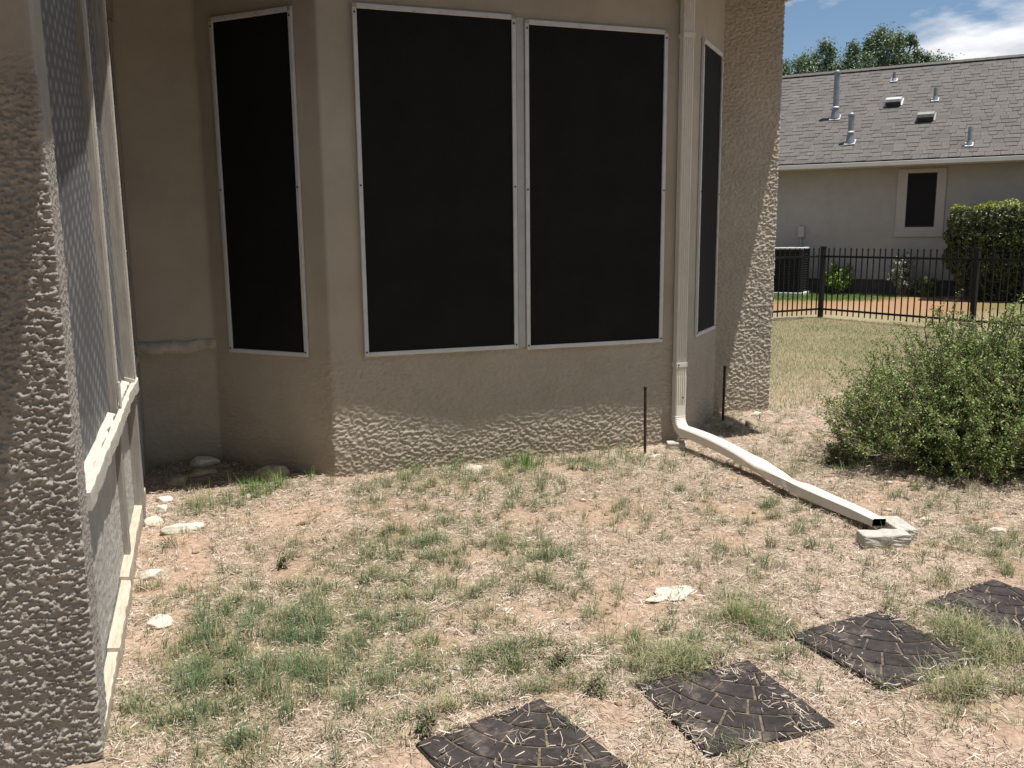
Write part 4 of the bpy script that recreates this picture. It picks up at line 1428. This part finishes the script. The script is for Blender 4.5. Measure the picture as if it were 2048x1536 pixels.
# added tree, unseen behind the camera, keeps sky and bounce light off the walls
rs = np.random.default_rng(55)
root = thing('added_tree', 'wide unseen tree added behind the viewpoint to darken the walls', 'tree', (3.0, -5.6, 0))
n = 105000
q = rs.normal(size=(n, 3)); q /= np.linalg.norm(q, axis=1, keepdims=True)
P = q * (rs.random((n, 1)) ** .4) * np.array((11.5, 5.3, 3.0)) + np.array((0, 0, 5.3))
P += .5 * np.stack([pn(P[:, 0], P[:, 1], 1), pn(P[:, 1], P[:, 2], 2), pn(P[:, 0], P[:, 2], 3)], 1)
k = (pn(P[:, 0] * .8, P[:, 1] * .8 + P[:, 2], 8) > -.22) & (P[:, 2] > 2.3) & (P[:, 1] < 5.0)
P = P[k]
leaf_mesh('crown', P, rs.normal(0, .7, (len(P), 3)) + np.array((0, 0, .6)), rs.uniform(.17, .27, len(P)), pick((.035, .06, .02), (.08, .11, .04), rs.random(len(P))), root, .6)
paths = [[((0, 0, -.1), .38), ((.1, .1, 1.4), .32), ((.1, .2, 2.4), .28)]]
for i in range(14):
    a_ = i * 2 * math.pi / 14 + rs.uniform(-.15, .15)
    e_ = (9.0 * math.cos(a_) * rs.uniform(.6, 1), 3.8 * math.sin(a_) * rs.uniform(.6, 1), rs.uniform(4.2, 7))
    paths.append([((.1, .2, 2.1), .16), ((e_[0] * .45, e_[1] * .45, 3.6 + rs.uniform(-.3, .3)), .11), (e_, .03)])
stems_mesh('trunk', paths, root, M['bark'], 8)

# ================================================================== RAILING
fence = thing('iron_fence', 'black iron picket fence turning a corner in front of the neighbouring house', 'fence', (10.5, 13.03, 0))
bm = bmesh.new()
add_box(bm, (-.008, -.008, .06), (.008, .008, 1.205))
v4 = [bm.verts.new((a * .011, b_ * .011, z)) for z in (1.205,) for a, b_ in ((-1, -1), (1, -1), (1, 1), (-1, 1))]
v5 = [bm.verts.new((a * .011, b_ * .011, 1.222)) for a, b_ in ((-1, -1), (1, -1), (1, 1), (-1, 1))]
tipv = bm.verts.new((0, 0, 1.245))
bm.faces.new(v4[::-1])
for i in range(4):
    bm.faces.new((v4[i], v4[(i + 1) % 4], v5[(i + 1) % 4], v5[i])); bm.faces.new((v5[i], v5[(i + 1) % 4], tipv))
pk_me = bm_mesh('picket', bm); pk_me.materials.append(M['fence'])
bm = bmesh.new()
add_box(bm, (-.034, -.034, -.1), (.034, .034, 1.24)); add_box(bm, (-.042, -.042, 1.24), (.042, .042, 1.262), .004)
po_me = bm_mesh('post', bm); po_me.materials.append(M['fence'])


def run(direction, length, posts):
    d_ = Vector((*direction, 0)).normalized()
    ang = math.atan2(d_.y, d_.x)
    k = 1
    while k * .113 < length:
        if all(abs(k * .113 - p_) > .05 for p_ in posts):
            o = link('picket', pk_me, fence); o.location = d_ * (k * .113); o.rotation_euler = (random.uniform(-.006, .006), random.uniform(-.006, .006), ang)
        k += 1
    for z in (1.085, .155):
        bm = bmesh.new(); add_box(bm, (.0, -.014, z - .017), (length, .014, z + .017), 0, Matrix.Rotation(ang, 4, 'Z'))
        link('rail', bm_mesh('rail', bm), fence, [M['fence']])
    for p_ in posts:
        o = link('post', po_me, fence); o.location = d_ * p_; o.rotation_euler = (0, 0, ang)


o = link('post', po_me, fence); o.rotation_euler = (0, 0, .1)
run((-1.03, -.13), 3.2, [2.4])
run((.226, -.974), 5.4, [2.79])
tag(rock('stone_edging', 9.75, 12.93, .9, .14, .06, M['nfound'], 131, 'low dark stone edging under the fence beside the house corner', .12, .3, 'edging'))

# ================================================================== NEIGHBOURING HOUSE (local x along its wall, y into it)
nb = thing('neighbor_house', 'neighbouring house with grey shingle roof and pale stucco wall', 'house', (14.59, 18.16, 0), math.radians(-48.3))
NX0, NX1 = -4.0, 8.5


def wall_with_hole(name, x0, x1, z0, z1, hx0, hx1, hz0, hz1, th, m):
    bm = bmesh.new()
    for lo, hi in (((x0, 0, z0), (hx0, th, z1)), ((hx1, 0, z0), (x1, th, z1)), ((hx0, 0, z0), (hx1, th, hz0)), ((hx0, 0, hz1), (hx1, th, z1))):
        add_box(bm, lo, hi)
    return link(name, bm_mesh(name, bm), nb, [m])


wall_with_hole('wall', NX0, NX1, .36, 3.06, 1.84, 2.465, 1.59, 2.83, .2, M['nwall'])
box('wall', (NX0, .21, .36), (NX0 + .2, 9.2, 3.06), M['nwall'], nb)
box('wall', (NX1 - .2, .21, .36), (NX1, 9.2, 3.06), M['nwall'], nb)
box('wall', (NX0 + .2, 9.0, .36), (NX1 - .2, 9.2, 3.06), M['nwall'], nb)
box('foundation', (NX0 + .01, .03, -.1), (NX1 - .01, 9.1, .358), M['nfound'], nb)
# window
wn = bpy.data.objects.new('window', None); COL.objects.link(wn); wn.parent = nb
bm = bmesh.new()
for lo, hi in (((1.63, -.035, 1.37), (1.84, .0, 2.92)), ((2.465, -.035, 1.37), (2.655, .0, 2.92)), ((1.84, -.035, 1.37), (2.465, .0, 1.59)), ((1.84, -.035, 2.83), (2.465, .0, 2.92))):
    add_box(bm, lo, hi)
link('trim', bm_mesh('trim', bm), wn, [M['ntrim']])
bm = bmesh.new()
for lo, hi in (((1.842, .02, 1.592), (1.867, .06, 2.828)), ((2.438, .02, 1.592), (2.463, .06, 2.828)), ((1.867, .02, 1.592), (2.438, .06, 1.617)), ((1.867, .02, 2.803), (2.438, .06, 2.828))):
    add_box(bm, lo, hi)
link('frame', bm_mesh('frame', bm), wn, [M['acdark']])
box('pane', (1.867, .04, 1.617), (2.438, .05, 2.803), M['pane'], wn)
# electric box
box('meter_box', (-.585, -.08, 1.37), (-.435, -.001, 1.64), M['ntrim'], nb, .008)
box('conduit', (-.53, -.035, .36), (-.50, -.004, 1.37), M['ntrim'], nb)
# roof
SLO = .56; E0 = -.45; EZ = 3.12; RN = 4.64; RZ = EZ + SLO * (RN - E0)
roof = bpy.data.objects.new('roof', None); COL.objects.link(roof); roof.parent = nb
bm = bmesh.new()
pr = [(E0, EZ - .03), (RN, RZ - .03), (RN * 2 - E0, EZ - .03), (RN * 2 - E0, EZ - .09), (E0, EZ - .09)]
A = [bm.verts.new((NX0 - .4, y, z)) for y, z in pr]; B = [bm.verts.new((NX1 + .4, y, z)) for y, z in pr]
bm.faces.new(A); bm.faces.new(B[::-1])
for i in range(5):
    bm.faces.new((A[(i + 1) % 5], A[i], B[i], B[(i + 1) % 5]))
link('deck', bm_mesh('deck', bm), roof, [M['deck']])
bm = bmesh.new()
ga = [(E0 - .02, 2.985), (E0 - .12, 2.995), (E0 - .13, 3.08), (E0 - .115, 3.085), (E0 - .02, 3.085)]
A = [bm.verts.new((NX0 - .42, y, z)) for y, z in ga]; B = [bm.verts.new((NX1 + .42, y, z)) for y, z in ga]
bm.faces.new(A); bm.faces.new(B[::-1])
for i in range(5):
    bm.faces.new((A[(i + 1) % 5], A[i], B[i], B[(i + 1) % 5]))
link('gutter', bm_mesh('gutter', bm), roof, [M['gutter']])
box('fascia', (NX0 - .4, E0 - .018, 2.96), (NX1 + .4, E0 + .01, 3.03), M['nwall'], roof)
box('soffit', (NX0 - .4, E0 + .012, 2.965), (NX1 + .4, -.002, 2.985), M['nwall'], roof)
# shingles
CT = math.atan(SLO); cs, sn = math.cos(CT), math.sin(CT)
EXP = .21
slope_len = (RN - E0) / cs
rows = int(slope_len / EXP)
rs = np.random.default_rng(99)


def shingle_geo(w, th):
    """butt at local y=0, runs up slope; slab lies on deck"""
    L_ = EXP + .04
    V = [(.003, 0, .0), (w - .003, 0, .0), (w - .003, 0, th), (.003, 0, th), (.003, L_, -.004), (w - .003, L_, -.004), (w - .003, L_, .004), (.003, L_, .004)]
    F = [(0, 1, 2, 3), (3, 2, 6, 7), (0, 3, 7, 4), (1, 5, 6, 2), (4, 7, 6, 5), (0, 4, 5, 1)]
    return V, F


WS = [.17, .24, .31]
sh_me = {}
for wi, w_ in enumerate(WS):
    for ti, th in enumerate((.008, .018)):
        for ci in range(3):
            V_, F_ = shingle_geo(w_, th)
            me = bpy.data.meshes.new('shingle'); me.from_pydata(V_, [], F_); me.update(); me.materials.append(SH[ci])
            sh_me[wi, ti, ci] = me
MT = Matrix(((1, 0, 0), (0, cs, -sn), (0, sn, cs)))
allsh = []
for r_ in range(rows):
    xx = NX0 - .4 - rs.uniform(0, .3); hi_ = 0
    while xx < NX1 + .4:
        wi = int(rs.integers(0, 3)); hi_ = 1 - hi_ if rs.random() < .85 else hi_
        allsh.append((r_, xx, wi, hi_, int(rs.choice(3, p=(.55, .25, .2)))))
        xx += WS[wi]
vis = [s for s in allsh if -1.3 < s[1] < 4.35]
vis.sort(key=lambda s: s[0])
single = set(vis[:300])
restV, restF, restM = [], [], []
for s in allsh:
    r_, xx, wi, ti, ci = s
    base = Vector((xx, E0 + r_ * EXP * cs, EZ + r_ * EXP * sn))
    if s in single:
        o = link('shingle', sh_me[wi, ti, ci], roof); o.location = base; o.rotation_euler = (CT, 0, 0)
    else:
        V_, F_ = shingle_geo(WS[wi], (.008, .018)[ti])
        b0_ = len(restV)
        restV += [tuple(base + MT @ Vector(v)) for v in V_]
        restF += [tuple(i + b0_ for i in f) for f in F_]; restM += [ci] * 6
me = bpy.data.meshes.new('shingle_field'); me.from_pydata(restV, [], restF); me.update()
for m_ in SH: me.materials.append(m_)
me.polygons.foreach_set('material_index', np.array(restM, np.int32))
tag(link('shingle_field', me, roof), kind='stuff')
# ridge caps
bm = bmesh.new()
add_box(bm, (0, -.17, -.012), (.30, 0, .012), 0, Matrix.Rotation(CT, 4, 'X')); add_box(bm, (0, .0, -.012), (.30, .17, .012), 0, Matrix.Rotation(-CT, 4, 'X'))
rc = bm_mesh('ridge_cap', bm); rc.materials.append(SH[1])
xx = NX0 - .4
while xx < NX1 + .3:
    o = link('ridge_cap', rc, roof); o.location = (xx, RN, RZ + .045); o.rotation_euler = (0, random.uniform(.01, .03), 0)
    xx += .26


def roof_z(y): return EZ + SLO * (y - E0)


def pipe_vent(x, y, r, h, cap, boot=.11, name='flue_pipe'):
    t = bpy.data.objects.new(name, None); COL.objects.link(t); t.parent = roof; t.location = (x, y, roof_z(y) + .02)
    bm = bmesh.new(); cyl(bm, (0, 0, -.05), (0, 0, h), r, r, 14)
    link('pipe', bm_mesh('pipe', bm, False), t, [M['galv']])
    bm = bmesh.new(); add_box(bm, (-r * 1.6 - .02, -r * 1.7 - .03, -.004), (r * 1.6 + .02, r * 1.7 + .03, .012), .003, Matrix.Translation((0, 0, .012)) @ Matrix.Rotation(CT, 4, 'X'))
    link('flashing', bm_mesh('flashing', bm), t, [M['flash']])
    bm = bmesh.new(); cyl(bm, (0, 0, -.02), (0, 0, boot), r * 1.8, r * 1.08, 14)
    link('boot', bm_mesh('boot', bm), t, [M['galv']])
    if cap:
        bm = bmesh.new(); cyl(bm, (0, 0, h), (0, 0, h + .045), r * 1.28, r * 1.28, 14); cyl(bm, (0, 0, h + .045), (0, 0, h + .09), r * 1.28, r * .5, 14)
        link('cap', bm_mesh('cap', bm), t, [M['galv']])
        bm = bmesh.new(); cyl(bm, (0, 0, boot + .02), (0, 0, boot + .05), r * 1.45, r * 1.05, 14)
        link('collar', bm_mesh('collar', bm), t, [M['flash']])


pipe_vent(-.137, 1.775, .070, 1.10, True, .24)
pipe_vent(.457, .429, .066, .62, True, .22)
pipe_vent(1.014, 3.738, .045, .22, False, .06, 'vent_pipe')
pipe_vent(2.141, 2.397, .045, .30, False, .10, 'vent_pipe')
pipe_vent(3.064, .019, .042, .40, False, .10, 'vent_pipe')
for x_, y_, m_ in ((1.186, 2.422, 'flash'), (2.03, 1.483, 'vent')):
    t = bpy.data.objects.new('box_vent', None); COL.objects.link(t); t.parent = roof
    t.location = (x_, y_, roof_z(y_) + .02); t.rotation_euler = (CT, 0, 0)
    box('flashing', (-.215, -.215, 0), (.215, .24, .012), M['flash'] if m_ == 'flash' else M['vent'], t)
    bm = bmesh.new()
    sec = [(-.20, .012), (-.24, .10), (-.20, .175), (.12, .10), (.20, .012)]
    A = [bm.verts.new((-.185, y, z)) for y, z in sec]; B = [bm.verts.new((.185, y, z)) for y, z in sec]
    bm.faces.new(A); bm.faces.new(B[::-1])
    for i in range(5):
        bm.faces.new((A[(i + 1) % 5], A[i], B[i], B[(i + 1) % 5]))
    link('hood', bm_mesh('hood', bm), t, [M[m_]])
    box('opening', (-.17, -.262, .02), (.17, -.225, .125), M['acdark'], t)

# ================================================================== AIR CONDITIONER
ac = thing('air_conditioner', 'dark louvred air conditioner unit on a white pad by the neighbouring house', 'air conditioner',
           (14.59 - .61 * .66523 - .9 * .74664, 18.16 + .61 * .74664 - .9 * .66523, 0), math.radians(-48.3))
box('pad', (-.46, -.46, -.02), (.46, .46, .085), M['concrete'], ac, .01)
box('core', (-.36, -.36, .087), (.36, .36, 1.10), M['dark_in'], ac)
for sx_ in (-1, 1):
    for sy_ in (-1, 1):
        box('corner_post', (sx_ * .385 - .022, sy_ * .385 - .022, .087), (sx_ * .385 + .022, sy_ * .385 + .022, 1.10), M['acdark'], ac)
bm = bmesh.new()
sl_ = Matrix.Rotation(math.radians(35), 4, 'X')
add_box(bm, (-.362, -.022, -.003), (.362, .022, .003), 0, sl_)
lv = bm_mesh('louver', bm); lv.materials.append(M['acdark'])
for k in range(17):
    for a in range(4):
        o = link('louver', lv, ac); an = a * math.pi / 2
        o.location = (.382 * math.sin(an), -.382 * math.cos(an), .13 + k * .057); o.rotation_euler = (0, 0, an)
box('top_rim', (-.42, -.42, 1.10), (.42, .42, 1.145), M['actop'], ac, .012)
bm = bmesh.new()
for r_ in (.10, .18, .26, .33):
    for i in range(24):
        a0, a1 = 2 * math.pi * i / 24, 2 * math.pi * (i + 1) / 24
        cyl(bm, (r_ * math.cos(a0), r_ * math.sin(a0), 1.155), (r_ * math.cos(a1), r_ * math.sin(a1), 1.155), .005, .005, 5, False)
for i in range(8):
    a0 = 2 * math.pi * i / 8
    cyl(bm, (.05 * math.cos(a0), .05 * math.sin(a0), 1.155), (.36 * math.cos(a0), .36 * math.sin(a0), 1.150), .006, .006, 5)
link('fan_grille', bm_mesh('fan_grille', bm), ac, [M['acdark']])
